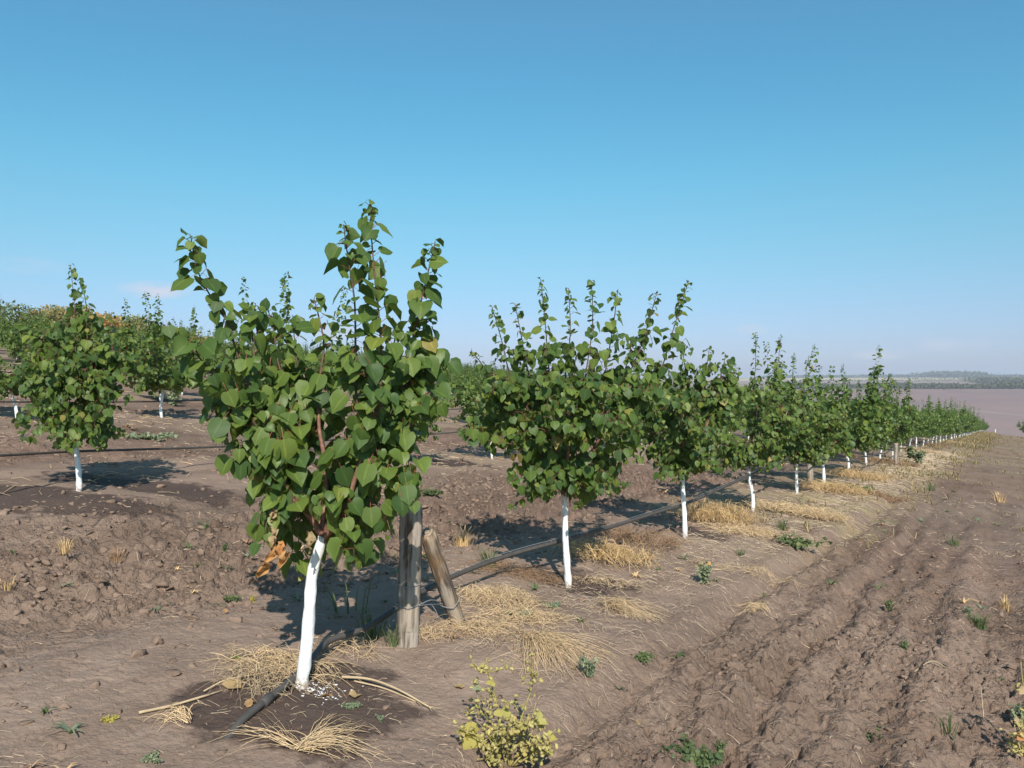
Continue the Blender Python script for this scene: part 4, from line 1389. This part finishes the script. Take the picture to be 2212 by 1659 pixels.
GS = 'straw heaps by the front row'
heap(610, 1440, .26, .16, 170, .22, 'straw heap at left foot of nearest white trunk', group=GS)
heap(560, 1475, .18, .12, 70, .18, 'thin tangle of straw between hose and nearest straw heap', M_STALK, group=GS)
heap(745, 1405, .16, .10, 60, .18, 'straw tuft behind the hose, between nearest trunk and post', group=GS)
heap(1075, 1300, .26, .20, 240, .22, 'thick straw heap right of the leaning brace', group=GS, height=.07)
heap(1130, 1340, .26, .14, 150, .24, 'flattened straw spread in front of the thick heap', group=GS)
heap(1040, 1365, .24, .12, 130, .24, 'straw around the foot of the leaning brace', group=GS)
heap(920, 1375, .10, .08, 70, .12, 'small straw ring at the foot of the grey post', group=GS)
heap(1120, 1240, .38, .16, 150, .28, 'reddish straw strewn left of second white trunk', M_STRAWR, group=GS)
fan(1150, 1385, R(-58), .42, 130, .50, 'long combed fan of straw falling towards the yellow weed', group=GS, height=.05)
fan(1320, 1312, R(-50), .42, 90, .42, 'fan-shaped bundle of pale straw on bare soil below second trunk', group=GS, height=.05)
fan(655, 1622, R(35), .30, 50, .34, 'uprooted straw clump fanning right, below the hose end', group=GS, w=.0024, jit=.015, height=.03)
fan(640, 1620, R(165), .25, 16, .34, 'thin stems trailing left from the uprooted clump', group=GS, w=.0018, jit=.02)
fan(395, 1560, R(160), .55, 26, .14, 'small pale straw tuft left of the hose end', group=GS, jit=.02)
heap(1310, 1262, .22, .08, 50, .16, 'short straw lying right of second white trunk', group=GS)
fan(1645, 1318, R(120), .6, 40, .2, 'pale dried seedheads on tilled soil right of fan-shaped bundle', group=GS)
heap(1640, 1240, .3, .16, 60, .22, 'loose straw beside the tilled track, right of green weed', group=GS)
for (x, y, rx, n, hh, lb, mt) in ((1310, 1212, .30, 210, .16, 'golden grass tuft right of second white trunk', M_GOLD), (1375, 1175, .34, 150, .14, 'russet dry weed behind the golden tuft', M_STRAWR),
                                  (1545, 1128, .36, 300, .24, 'tall golden grass mound right of third white trunk', M_GOLD), (1610, 1150, .34, 160, .08, 'low straw at the foot of the golden mound', M_STRAW),
                                  (1700, 1105, .45, 200, .10, 'broad bed of straw right of fourth white trunk', M_STRAW), (1765, 1120, .30, 220, .14, 'bushy pale straw clump at the track edge', M_STRAW),
                                  (1800, 1062, .55, 260, .16, 'dry golden grass around the sixth white trunk', M_GOLD), (1850, 1035, .55, 240, .2, 'dry golden grass around the seventh white trunk', M_GOLD),
                                  (1905, 1000, .8, 220, .12, 'russet dry grass around the ninth white trunk', M_STRAWR), (1975, 975, .9, 220, .14, 'straw strip beside the twelfth white trunk', M_STRAW),
                                  (2040, 955, 1.2, 200, .14, 'straw patch on the verge near the crest', M_STRAW), (1990, 962, 1.0, 160, .2, 'reddish dry weeds on the verge beyond the straw strip', M_STRAWR),
                                  (1915, 1078, .28, 90, .10, 'dark red dry weed lying on the tilled track', M_STRAWR)):
    c = hit(x, y); bag = Bag()
    rx *= 1.25
    for i in range(int(n * 1.7)):
        r_, t_ = rgl.random() ** .7, rgl.random() * 6.28
        a = rgl.random() * 6.28
        xx, yy = c.x + rx * r_ * math.cos(t_), c.y + rx * .55 * r_ * math.sin(t_)
        strand(bag, (xx, yy), (math.cos(a), math.sin(a)), rgl.uniform(.08, .3) * (1 + c.y / 25), .0017 * (1 + c.y / 14), rgl, hh * .5, rgl.random(), 4, .3, False, hh * rgl.random() ** 1.5 * .8)
    o = link('dry_grass_tuft', local(bag, c).mesh('dry_grass_tuft', [mt]), None, c); tag(o, lb, 'dry grass', 'dry grass tufts by the front row')

# general straw flecks: uncountable litter on the ground
bag = Bag()
for i in range(14500):
    if i < 8200:
        d = 1.9 + 13 * rgl.random() ** 1.35; a = rgl.uniform(-.64, .64)
        x, y = d * math.tan(a), d
    else:
        x, y = rowpt(0, 3.3 + 34 * rgl.random() ** 1.3); off_ = rgl.normal(-.50, .36); x += RV[0] * off_; y += RV[1] * off_
    u_, v_ = x * RU[0] + y * RU[1], x * RV[0] + y * RV[1]
    if i < 8200 and rgl.random() > (.25 + .75 * (vnoise(np.array([x * .9]), np.array([y * .9]), 91)[0] > .52)): continue
    a = rgl.random() * 6.28; near_ = max(.6, y / 6)
    strand(bag, (x, y), (math.cos(a), math.sin(a)), rgl.uniform(.02, .15 if i < 8200 else .24) * near_ ** .5, (.0021 if i < 8200 else .0016) * near_ * rgl.uniform(.5, 1.3), rgl, .004 if i < 8200 else .02, rgl.random(), 3, .4)
o = link('straw_litter', bag.mesh('straw_litter', [M_CHAFF]), kind='stuff'); tag(o, 'loose bits of straw strewn over the soil', 'straw litter')
bag = Bag()
for r in range(1, 6):
    for i in range(420):
        x, y = rowpt(r, rgl.uniform(2, 45)); off_ = rgl.normal(0, .5); x += RV[0] * off_; y += RV[1] * off_
        a = rgl.random() * 6.28
        strand(bag, (x, y), (math.cos(a), math.sin(a)), rgl.uniform(.15, .4), .003 * (1 + y / 25), rgl, .02, rgl.random(), 3, .4)
o = link('row_straw', bag.mesh('row_straw', [M_STRAW]), kind='stuff'); tag(o, 'straw lying along the rows behind the front row', 'straw litter')

bag = Bag()
for i in range(5200):
    u = 9 + 105 * rgl.random() ** 1.1; vv = rgl.normal(2.0, .75) if i % 5 < 3 else rgl.uniform(-14, 1.8)
    if rgl.random() > .2 + 1.1 * (vnoise(np.array([u * .35]), np.array([vv * .8]), 191)[0] > .5): continue
    x, y = float(RU[0] * u + RV[0] * vv), float(RU[1] * u + RV[1] * vv)
    if y < 6: continue
    z = gz(x, y); a = rgl.random() * 6.28; l = rgl.uniform(.05, .18) * (1 + u / 60) * (1 if vv > .8 else .6)
    for _ in range(3):
        a += 2.1; o_ = np.array((math.cos(a), math.sin(a), 0)) * rgl.uniform(.4, 1.2)
        bag.ribbon(np.array([(x, y, z), (x + o_[0] * l * .5, y + o_[1] * l * .5, z + l * .55), (x + o_[0] * l, y + o_[1] * l, z + l * .5)]), .008 + .0006 * u, .003, (-math.sin(a), math.cos(a), 0), rgl.random())
o = link('verge_grass', bag.mesh('verge_grass', [M_VERGE]), kind='stuff'); tag(o, 'short dry grass dotted over the verge and far track', 'grass')

# clods
OV = np.array([(1, 0, 0), (-1, 0, 0), (0, 1, 0), (0, -1, 0), (0, 0, 1), (0, 0, -1.)]); OF = np.array([(0, 2, 4), (2, 1, 4), (1, 3, 4), (3, 0, 4), (2, 0, 5), (1, 2, 5), (3, 1, 5), (0, 3, 5)])
bag = Bag()
import bmesh
bm = bmesh.new(); bmesh.ops.create_icosphere(bm, subdivisions=2, radius=1); bm.verts.ensure_lookup_table()
IV2 = np.array([v.co[:] for v in bm.verts]); IF2 = np.array([[v.index for v in f.verts] for f in bm.faces]); bm.free()
bm = bmesh.new(); bmesh.ops.create_icosphere(bm, subdivisions=1, radius=1)
IV1 = np.array([v.co[:] for v in bm.verts]); IF1 = np.array([[v.index for v in f.verts] for f in bm.faces]); bm.free()
cl = []
N = 70000
xs_ = rgl.uniform(-.72, .72, N); ds_ = 1.7 + 13 * rgl.random(N) ** 1.4
X = xs_ * ds_; Y = ds_
X[:9000] = rgl.uniform(-.3, .72, 9000) * (Y[:9000] * 2.4); Y[:9000] *= 2.4
u_, v_ = uv(X, Y)
dens = np.where(v_ > V1 + .5, 1.0, np.where(v_ < 1.3, .42, .05)) * (.15 + 1.2 * sstep(.42, .6, fbm(X * .8, Y * .8, 3, 31)))
dens = np.maximum(np.where((v_ > V1 + .5) & (row_t(v_) < .7), .12, dens), .10)
# bigger clods at lower left of the photograph
keep = rgl.random(N) < dens
X, Y, v_ = X[keep], Y[keep], v_[keep]
Z = ground(X, Y)
for i in range(len(X)):
    big = rgl.random() ** 7
    s = (.0035 + .026 * big) * (1.0 if v_[i] > V1 else .7) * (1 + Y[i] / 10)
    T, F = (IV2, IF2) if s > .020 and Y[i] < 6 else ((IV1, IF1) if s > .010 else (OV, OF))
    n = len(T)
    q = T * (1 + 1.0 * (vnoise(T[:, 0] * 1.9 + i * 3.1 + 50, T[:, 1] * 1.9 + T[:, 2] * 1.5 + 50, i)[:, None] - .5)) + rgl.normal(0, .10, T.shape)
    for dd_ in rgl.normal(0, 1, (7, 3)):
        dd_ /= np.linalg.norm(dd_); q = q - np.maximum(0, q @ dd_ - .45)[:, None] * dd_
    a = rgl.random() * 6.28; ca, sa = math.cos(a), math.sin(a)
    q = q * np.array((rgl.uniform(.8, 1.4), rgl.uniform(.7, 1.1), rgl.uniform(.5, .85)))
    q = np.stack([q[:, 0] * ca - q[:, 1] * sa, q[:, 0] * sa + q[:, 1] * ca, q[:, 2]], -1) * s
    bag.add(q + (X[i], Y[i], Z[i] + s * .02), F, None, rgl.random())
me_ = bag.mesh('soil_clods', [M_CLOD], smooth=False)
o = link('soil_clods', me_, kind='stuff'); tag(o, 'crumbled brown clods over the tilled soil', 'clods')

# sticks
GK = 'dry stalks on the ground'


def stalk(label, pts, r0, r1, mat=M_STALK, name='dry_stalk'):
    P = []
    for (x, y, lift) in pts:
        p = hit(x, y); P.append(p + Vector((0, 0, lift + r0)))
    b_ = Bag(); c = P[0]
    b_.tube(spline([tuple(p - c) for p in P], 10), r0, r1, k=6, lump=.2)
    # frayed end
    d = (P[-1] - P[-2]).normalized()
    for i in range(3):
        e = P[-1] - c; b_.tube([tuple(e - d * .02), tuple(e + d * .03 + Vector((rgl.normal(0, .01), rgl.normal(0, .01), .004)))], r1 * .6, r1 * .2, k=4)
    o = link(name, b_.mesh(name, [mat]), None, c); tag(o, label, 'stalk', GK)


stalk('long pale stalk lying right of the nearest trunk, pointing lower right', [(738, 1470, .01), (800, 1480, .02), (860, 1500, .015), (932, 1538, .01)], .006, .004)
stalk('second pale stalk crossing under the long one', [(765, 1475, .004), (830, 1492, .006), (905, 1522, .004)], .004, .003)
stalk('thin stalk at left ending near the small straw tuft', [(300, 1545, .004), (370, 1530, .008), (455, 1505, .004)], .006, .0045)
stalk('dark thin branching stalk above the thin stalk at left', [(440, 1500, .01), (490, 1480, .02), (560, 1462, .01), (600, 1450, .01)], .003, .002)
stalk('straight pale stick right of the green weed by third trunk', [(1500, 1225, .003), (1530, 1231, .006), (1557, 1233, .003)], .005, .004)
stalk('bent pale stalk on the tilled soil at lower right', [(1955, 1470, .005), (2010, 1440, .03), (2045, 1446, .005)], .003, .002)
stalk('short pale stalk on bare soil left of nearest trunk', [(495, 1452, .004), (530, 1440, .006), (570, 1424, .004)], .003, .002)
stalk('thin standing stem in the lower right soil', [(2125, 1555, .0), (2122, 1530, .03), (2118, 1505, .06)], .002, .0015)


# fallen leaves
def flat_leaf(label, px, py, s, mat, rz, group='fallen leaves on the soil'):
    p = hit(px, py)
    TV, TF = leaf_template(.16, -.10, .12)
    me_ = mesh_np('fallen_leaf', TV * s * .85 * np.array((.75, 1, 1)) + rgl.normal(0, s * .03, TV.shape), [TF], [mat], smooth=False)
    o = link('fallen_leaf', me_, None, p + Vector((0, 0, .008)))
    o.rotation_euler = (rgl.normal(0, .3), rgl.normal(0, .3), rz); tag(o, label, 'leaf', group)


for lb, x, y, s, mt, rz in (('broad tan dead leaf left of nearest trunk by the damp soil', 520, 1487, .085, M_DEAD, 1.7), ('curled tan leaf on the damp soil left of hose coupling', 540, 1530, .06, M_DEAD, .5),
                            ('small tan leaf touching the hose coupling', 562, 1524, .05, M_DEAD, 2.0), ('flat tan leaf right below nearest trunk', 755, 1507, .06, M_DEAD, -1.2),
                            ('tan leaf under the paint splashes', 715, 1508, .06, M_DEAD, 1.2), ('tan leaf at the base of trunk beside the hose', 668, 1502, .05, M_DEAD, .2),
                            ('small brown curled leaf left of the straw heap', 462, 1480, .045, M_DEAD, 0), ('crumpled pale leaf right of the long stalk', 1000, 1490, .055, M_DEAD, 1),
                            ('small tan leaf in front of the grey post', 963, 1376, .045, M_DEAD, 2), ('another small tan leaf just right of the first by the post', 975, 1374, .05, M_DEAD, .3),
                            ('large pale leaf on tilled soil, lower centre right', 1382, 1562, .06, M_DEAD, 2.5), ('pale lobed leaf right of the straw fan', 1245, 1448, .05, M_DEAD, 1),
                            ('green fallen leaf left of the straw heap', 572, 1440, .05, M_LEAF, 1.4), ('dull green fallen leaf beside short pale stalk', 520, 1428, .05, M_LEAF, 1.2),
                            ('small pale leaf on soil left of trunk', 488, 1327, .035, M_DEAD, .6), ('pale leaf at the left on cloddy soil', 405, 1270, .03, M_DEAD, .6)):
    flat_leaf(lb, x, y, s, mt, rz)

# paint splashes at the first trunk
bag = Bag()
for i in range(120):
    a = rgl.normal(.2, .9); r_ = abs(rgl.normal(0, .075)) + .025
    x, y = b1.x + r_ * math.cos(a) * 1.25, b1.y + r_ * math.sin(a) * .8 - .02
    s = rgl.uniform(.0015, .0055) * (1.2 if rgl.random() < .2 else .7)
    T = IV1 * np.array((s * rgl.uniform(1, 2.2), s, .0012)) + rgl.normal(0, s * .15, IV1.shape)
    bag.add(T + (x, y, gz(x, y) + .001), IF1)
o = link('paint_splashes', bag.mesh('paint_splashes', [M_PAINT]), kind='stuff'); tag(o, 'white paint splashes on damp soil at the nearest trunk', 'paint')

# ------------------------------------------------------------------ weeds


def weed(px, py, label, kind_, s, n, mat, group='weeds on the soil', name='weed', spread=1.0):
    c = hit(px, py)
    t = thing(name, label, 'weed', c, group)
    rg = rgl
    bag = Bag(); Pn, On, Sn = [], [], []
    if kind_ == 'grass':
        for i in range(n):
            a = rg.random() * 6.28; r_ = rg.random() * s * .35 * spread
            l = s * rg.uniform(.5, 1.1); b_ = np.array((math.cos(a) * r_, math.sin(a) * r_, -.004)); o_ = np.array((math.cos(a), math.sin(a), 0)) * rg.uniform(.15, .8)
            pts = [b_, b_ + o_ * l * .3 + (0, 0, l * .45), b_ + o_ * l * .75 + (0, 0, l * .62)]
            bag.ribbon(spline(pts, 5), s * .035, s * .008, (-math.sin(a), math.cos(a), 0), rg.random())
        link('blades', bag.mesh('blades', [mat]), t, kind='stuff')
    else:
        for i in range(n):
            a = rg.random() * 6.28; l = s * rg.uniform(.5, 1.1)
            o_ = np.array((math.cos(a), math.sin(a), 0)) * (rg.uniform(.4, 1.0) if kind_ == 'flat' else rg.uniform(.1, .55))
            up_ = .18 if kind_ == 'flat' else .9
            P = spline([(0, 0, -.005), o_ * l * .5 + (0, 0, l * up_ * .6), o_ * l + (0, 0, l * up_)], 5)
            bag.tube(P, s * .014, s * .008, k=4)
            for q in P[1:]:
                for _ in range(5):
                    aa = rg.random() * 6.28; Pn.append(q); On.append((math.cos(aa), math.sin(aa), .4)); Sn.append(s * rg.uniform(.06, .17)); Pn[-1] = q + rg.normal(0, s * .05, 3)
        link('stems', bag.mesh('stems', [mat]), t, kind='stuff')
        Pn, On, Sn = np.array(Pn), np.array(On), np.array(Sn)
        L = orient(Pn, On, Sn, np.full(len(Pn), .55), rg, .3)
        link('foliage', merged_leaves('foliage', L, mat, T1, False), t, kind='stuff')
    return t


WD = [(1525, 1262, 'leafy green weed with one yellow leaf, right of second white trunk', 'up', .16, 9, M_WEEDG), (1382, 1425, 'low green weed below the fan-shaped straw bundle', 'flat', .10, 12, M_WEED),
      (1275, 1462, 'dark green weed right of the long straw fan', 'up', .09, 9, M_WEEDG), (1490, 1636, 'bright green weed mat at the bottom edge, right of yellow weed', 'flat', .15, 18, M_WEED),
      (1555, 1620, 'smaller green sprig right of the bottom weed mat', 'up', .06, 8, M_WEED), (1870, 1590, 'narrow-leaved green weed in the lower right soil', 'flat', .10, 12, M_WEED),
      (2050, 1590, 'sprawling thin green grass near the lower right corner', 'grass', .16, 16, M_WEED), (1955, 1405, 'faint green sprig on the tilled track, lower right', 'up', .06, 7, M_WEED),
      (762, 1528, 'small grey-green weed on damp soil right of nearest trunk', 'flat', .055, 9, M_WEEDG), (822, 1560, 'tiny grey-green sprig at the edge of the damp soil', 'up', .035, 6, M_WEEDG),
      (330, 1645, 'grey-green weed at the bottom left edge', 'flat', .055, 8, M_WEEDG), (505, 1300, 'dark green weed on cloddy soil left of trunk shadow', 'flat', .07, 10, M_WEED),
      (545, 1302, 'small yellow-green weed right of the dark green one', 'up', .045, 7, M_YEL), (440, 1150, 'green grassy weed on tilled soil left of nearest tree', 'grass', .16, 40, M_WEED),
      (485, 1200, 'small green sprout below the grassy weed at left', 'up', .06, 8, M_WEED), (140, 1225, 'golden dry tuft on the cloddy soil at left', 'grass', .13, 60, M_GOLD),
      (255, 1212, 'darker dry tuft right of the golden one at left', 'grass', .14, 60, M_STRAWR), (430, 1230, 'tiny green rosette between clods', 'flat', .04, 8, M_WEED),
      (240, 1560, 'small yellow weed at lower left', 'flat', .05, 7, M_YEL), (330, 952, 'green weed patch beyond left hose', 'flat', .3, 16, M_WEEDG),
      (375, 905, 'dark green bushy weed beside third-row trunk', 'up', .35, 16, M_WEEDG), (1720, 1180, 'broad-leaved green weed right of third trunk verge', 'flat', .28, 10, M_WEED),
      (1690, 1145, 'green grass patch left of broad-leaved weed', 'grass', .2, 60, M_WEED), (1985, 1003, 'green weeds on the verge near tenth trunk', 'up', .42, 18, M_WEEDG),
      (1968, 992, 'second green weed clump behind the verge weeds', 'up', .40, 16, M_WEED), (1860, 1062, 'green weeds among straw by the seventh trunk', 'flat', .36, 14, M_WEED),
      (2115, 1352, 'bright green grass tuft on the tilled soil at right', 'grass', .17, 110, M_WEED), (2170, 1318, 'smaller grass and straw tuft at the right edge', 'grass', .16, 70, M_GOLD),
      (2090, 1330, 'grey-green plant left of the bright grass tuft', 'up', .08, 8, M_WEEDG), (1060, 1225, 'green grass in the shade behind the brace', 'grass', .22, 70, M_WEED),
      (1000, 1180, 'grass clump at the left end of second tree shadow', 'grass', .24, 60, M_GOLD), (800, 1375, 'green grass under the hose in first tree shade', 'grass', .2, 60, M_WEED),
      (850, 1392, 'green and dry grass at left of the grey post', 'grass', .16, 50, M_WEED), (755, 1330, 'tall thin grass stems in shade behind nearest trunk', 'grass', .35, 10, M_WEED),
      (1600, 1200, 'green tuft among straw below golden mound', 'grass', .12, 50, M_WEED), (1650, 1290, 'sparse green tuft on tilled soil right of seedheads', 'grass', .08, 30, M_WEED),
      (1920, 1320, 'thin green shoot on the track, right half', 'up', .09, 6, M_WEED), (2060, 1180, 'green tuft on the track in the right distance', 'grass', .22, 40, M_WEED),
      (2010, 1060, 'pale green tuft on the far track', 'grass', .3, 40, M_WEED), (2160, 1085, 'yellowish grass on the far track at right', 'grass', .3, 50, M_GOLD),
      (2200, 1560, 'dark green weed at the right edge', 'up', .10, 14, M_WEEDG), (930, 1080, 'small green weed beyond the nearest crown', 'flat', .2, 10, M_WEED),
      (1330, 1050, 'green weed between second and third trunks', 'flat', .25, 10, M_WEED), (10, 1198, 'pale green broad leaf weed at left edge', 'flat', .09, 4, M_WEED),
      (15, 1270, 'golden dry weed at the left edge', 'grass', .12, 40, M_GOLD), (1125, 1330, 'silvery grey-green weed in the straw by the brace', 'flat', .10, 14, M_WEEDG),
      (1190, 1310, 'silvery weed trailing right towards second trunk', 'flat', .09, 12, M_WEEDG)]
for w_ in WD: weed(*w_)
# small weeds scattered over the soil, too many and too alike to tell apart
protow = []
for i in range(5):
    bag = Bag(); rg = rgl
    for j in range(9):
        a = rg.random() * 6.28; l = rg.uniform(.02, .05)
        o_ = np.array((math.cos(a), math.sin(a), 0))
        bag.ribbon(spline([(0, 0, 0), o_ * l * .5 + (0, 0, l * .4), o_ * l + (0, 0, l * .3)], 4), .007, .002, (-math.sin(a), math.cos(a), .1), rg.random())
    protow.append(bag.mesh('weed_sprig', [(M_WEED, M_WEEDG, M_WEED, M_GOLD, M_STRAWR)[i]]))
for i in range(150):
    for _ in range(30):
        d = 2.2 + 16 * rgl.random() ** 1.3; a = rgl.uniform(-.62, .62); x, y = d * a, d
        if vnoise(np.array([x * 1.1]), np.array([y * 1.1]), 55)[0] > .62: break
    m = int(rgl.integers(0, 5)); s = rgl.uniform(.5, 1.3) * (1 + d / 7)
    o = link('weed_sprig', protow[m], None, (x, y, gz(x, y))); o.scale = (s, s, s); o.rotation_euler = (0, 0, rgl.random() * 6.28)
    dry = m > 2
    tag(o, 'tiny dry sprig on the open soil' if dry else 'tiny green sprig on the open soil', 'weed', 'tiny dry sprigs over the soil' if dry else 'tiny green sprigs over the soil')

# single dry stems sticking up in straw
# the yellow leaf over the green weed
p = hit(1530, 1262); TV, TF = leaf_template(.15, .2)
o = link('yellow_leaf', mesh_np('yellow_leaf', TV * .045, [TF], [M_DEADO], smooth=True), None, at(1530, 1222, p.y)); o.rotation_euler = (R(70), 0, R(20))
tag(o, 'single orange-yellow leaf caught above the green weed', 'leaf')

# ------------------------------------------------------------------ yellow bur weed in the foreground
cb = hit(1100, 1655)


def lobed(s, mat, rg):
    V = [(0, 0, 0)]; n = 15
    for i in range(n):
        th = -2.5 + 5.0 * i / (n - 1)
        r_ = .50 * (1 + .36 * math.cos(th * 3.0)) + rg.normal(0, .02) + (.05 if i % 2 else -.03)
        V.append((math.sin(th) * r_, .38 + math.cos(th) * r_, .16 * math.sin(th * 2.5) - .14 * math.cos(th) + rg.normal(0, .03)))
    V.append((0, .4, -.02))
    F = [(i, i + 1, n + 1) for i in range(1, n)] + [(0, 1, n + 1), (n, 0, n + 1)]
    return mesh_np('leaf', np.array(V) * s, [np.array(F)], [mat], smooth=True)


def bur_weed(base, label, stems, leafs, nb, seed, lmat, group=None):
    rg = np.random.default_rng(seed)
    t = thing('bur_weed', label, 'weed', base, group)
    paths = []
    for path, a, c in stems:
        P = spline(pxpath(path, base, a, c), 10); paths.append(P)
        b_ = Bag(); b_.tube(P, .0042, .002, k=6); link('stem', b_.mesh('stem', [M_BUR]), t)
        for _ in range(6):
            j = int(rg.integers(2, len(P) - 1)); s = P[j]; d = rg.normal(0, 1, 3); d[2] = abs(d[2]) * .6; d /= np.linalg.norm(d)
            q = spline([s, s + d * .05, s + d * .09 + (0, 0, .02)], 5); paths.append(q)
            b_ = Bag(); b_.tube(q, .0022, .0012, k=5); link('stem', b_.mesh('stem', [M_BUR]), t)
    burs = []
    for i in range(4):
        q = IV2 * np.array((.0055, .0055, .0105)); q = q * (1 + .35 * (rg.random((len(q), 1)) > .55))
        burs.append(mesh_np('bur', q, [IF2], [M_BUR], smooth=False))
    for i in range(nb):
        P = paths[int(rg.integers(0, len(paths)))]; s = P[int(rg.integers(len(P) // 4, len(P)))] + rg.normal(0, .011, 3)
        o = link('bur', burs[i % 4], t, tuple(s)); o.rotation_euler = tuple(rg.uniform(-1.5, 1.5, 3)); k_ = rg.uniform(.65, 1.15); o.scale = (k_, k_, k_)
    # small crisped leaves
    n = nb
    Pn = np.array([paths[int(rg.integers(0, len(paths)))][int(rg.integers(2, 5))] for _ in range(n)]) + rg.normal(0, .012, (n, 3))
    L = orient(Pn, rg.normal(0, 1, (n, 3)), rg.uniform(.008, .020, n), np.full(n, .4), rg, .2)
    link('small_foliage', merged_leaves('small_foliage', L, lmat, T1, False), t, kind='stuff')
    for (x, y, s, mt) in leafs:
        p = at(x, y, base[1] + rg.uniform(-.09, .03)) - Vector(base)
        o = link('leaf', lobed(s * 1.05, mt, rg), t, p)
        nr = Vector((rg.normal(0, .6), -.8 + rg.normal(0, .4), .75)).normalized(); o.rotation_mode = 'QUATERNION'
        o.rotation_quaternion = nr.to_track_quat('Z', 'Y')
        s0_ = min((P[j] for P in paths for j in range(len(P))), key=lambda q: np.linalg.norm(q - np.array(p)))
        b_ = Bag(); b_.tube([tuple(s0_), tuple((s0_ + np.array(p)) / 2 + (0, 0, .01)), tuple(p)], .0014, .001, k=4); link('leaf_stalk', b_.mesh('leaf_stalk', [M_BUR]), t)
    return t


bur_weed(tuple(cb), 'yellowing bur weed with lobed leaves at the bottom edge', [
    ([(1095, 1660), (1080, 1590), (1075, 1530), (1060, 1470), (1050, 1420)], 0, .02), ([(1100, 1660), (1110, 1600), (1130, 1540), (1150, 1480), (1150, 1450)], 0, .05),
    ([(1090, 1655), (1050, 1610), (1020, 1580)], 0, -.05), ([(1105, 1655), (1150, 1610), (1190, 1590)], 0, -.05), ([(1100, 1660), (1095, 1600), (1100, 1560)], 0, -.1),
    ([(1110, 1655), (1160, 1625), (1195, 1620)], 0, -.1), ([(1090, 1655), (1060, 1640), (1030, 1640)], 0, -.1), ([(1100, 1600), (1130, 1570), (1160, 1560)], 0, -.05),
    ([(1090, 1590), (1050, 1550), (1035, 1530)], 0, .05), ([(1100, 1655), (1140, 1590), (1110, 1520)], 0, .08)],
    [(1085, 1550, .055, M_YEL), (1025, 1615, .085, M_YEL), (1012, 1585, .045, M_YEL), (1030, 1580, .035, M_YEL), (1000, 1645, .055, M_YEL), (1165, 1565, .045, M_YEL), (1120, 1585, .030, M_YEL),
     (1195, 1600, .035, M_YEL), (1180, 1630, .045, M_YEL), (1150, 1640, .035, M_YEL), (1030, 1490, .030, M_WEEDG), (990, 1585, .028, M_YEL), (1075, 1610, .035, M_YEL), (1060, 1480, .03, M_YEL)],
    300, 5, M_CRISP)
c2 = hit(2235, 1640)
bur_weed(tuple(c2), 'rusty dried weed cut by the lower right corner', [
    ([(2235, 1645), (2225, 1560), (2210, 1480), (2205, 1430)], 0, -.05), ([(2240, 1645), (2215, 1600), (2195, 1560)], 0, -.1), ([(2240, 1645), (2225, 1620), (2190, 1625)], 0, -.1), ([(2240, 1645), (2250, 1560), (2240, 1480)], 0, 0)],
    [(2212, 1500, .035, M_DEAD), (2200, 1560, .03, M_DEAD), (2190, 1630, .04, M_DEAD), (2210, 1600, .04, M_DEADO), (2180, 1650, .03, M_DEAD)], 70, 6, M_CRISP)

# ------------------------------------------------------------------ haze
HAZE = 0.00028
if HAZE:
    x0, x1, y0, y1, z0, z1 = -5600, 6600, -560, 7600, -45, 60
    V = [(x, y, z) for z in (z0, z1) for x, y in ((x0, y0), (x1, y0), (x1, y1), (x0, y1))]
    Fh = np.array([(0, 3, 2, 1), (4, 5, 6, 7), (0, 1, 5, 4), (1, 2, 6, 5), (2, 3, 7, 6), (3, 0, 4, 7)])
    mh = bpy.data.materials.new('haze'); mh.use_nodes = True; nt = mh.node_tree; nt.nodes.clear()
    ho = nt.nodes.new('ShaderNodeOutputMaterial'); hv = nt.nodes.new('ShaderNodeVolumePrincipled')
    hv.inputs['Color'].default_value = (.80, .88, 1.0, 1); hv.inputs['Density'].default_value = HAZE; hv.inputs['Anisotropy'].default_value = .0
    nt.links.new(hv.outputs[0], ho.inputs['Volume'])
    o = link('haze', mesh_np('haze', V, [Fh], [mh]), kind='stuff'); tag(o, 'thin pale haze over the valley', 'haze')
    sc.cycles.volume_bounces = 0
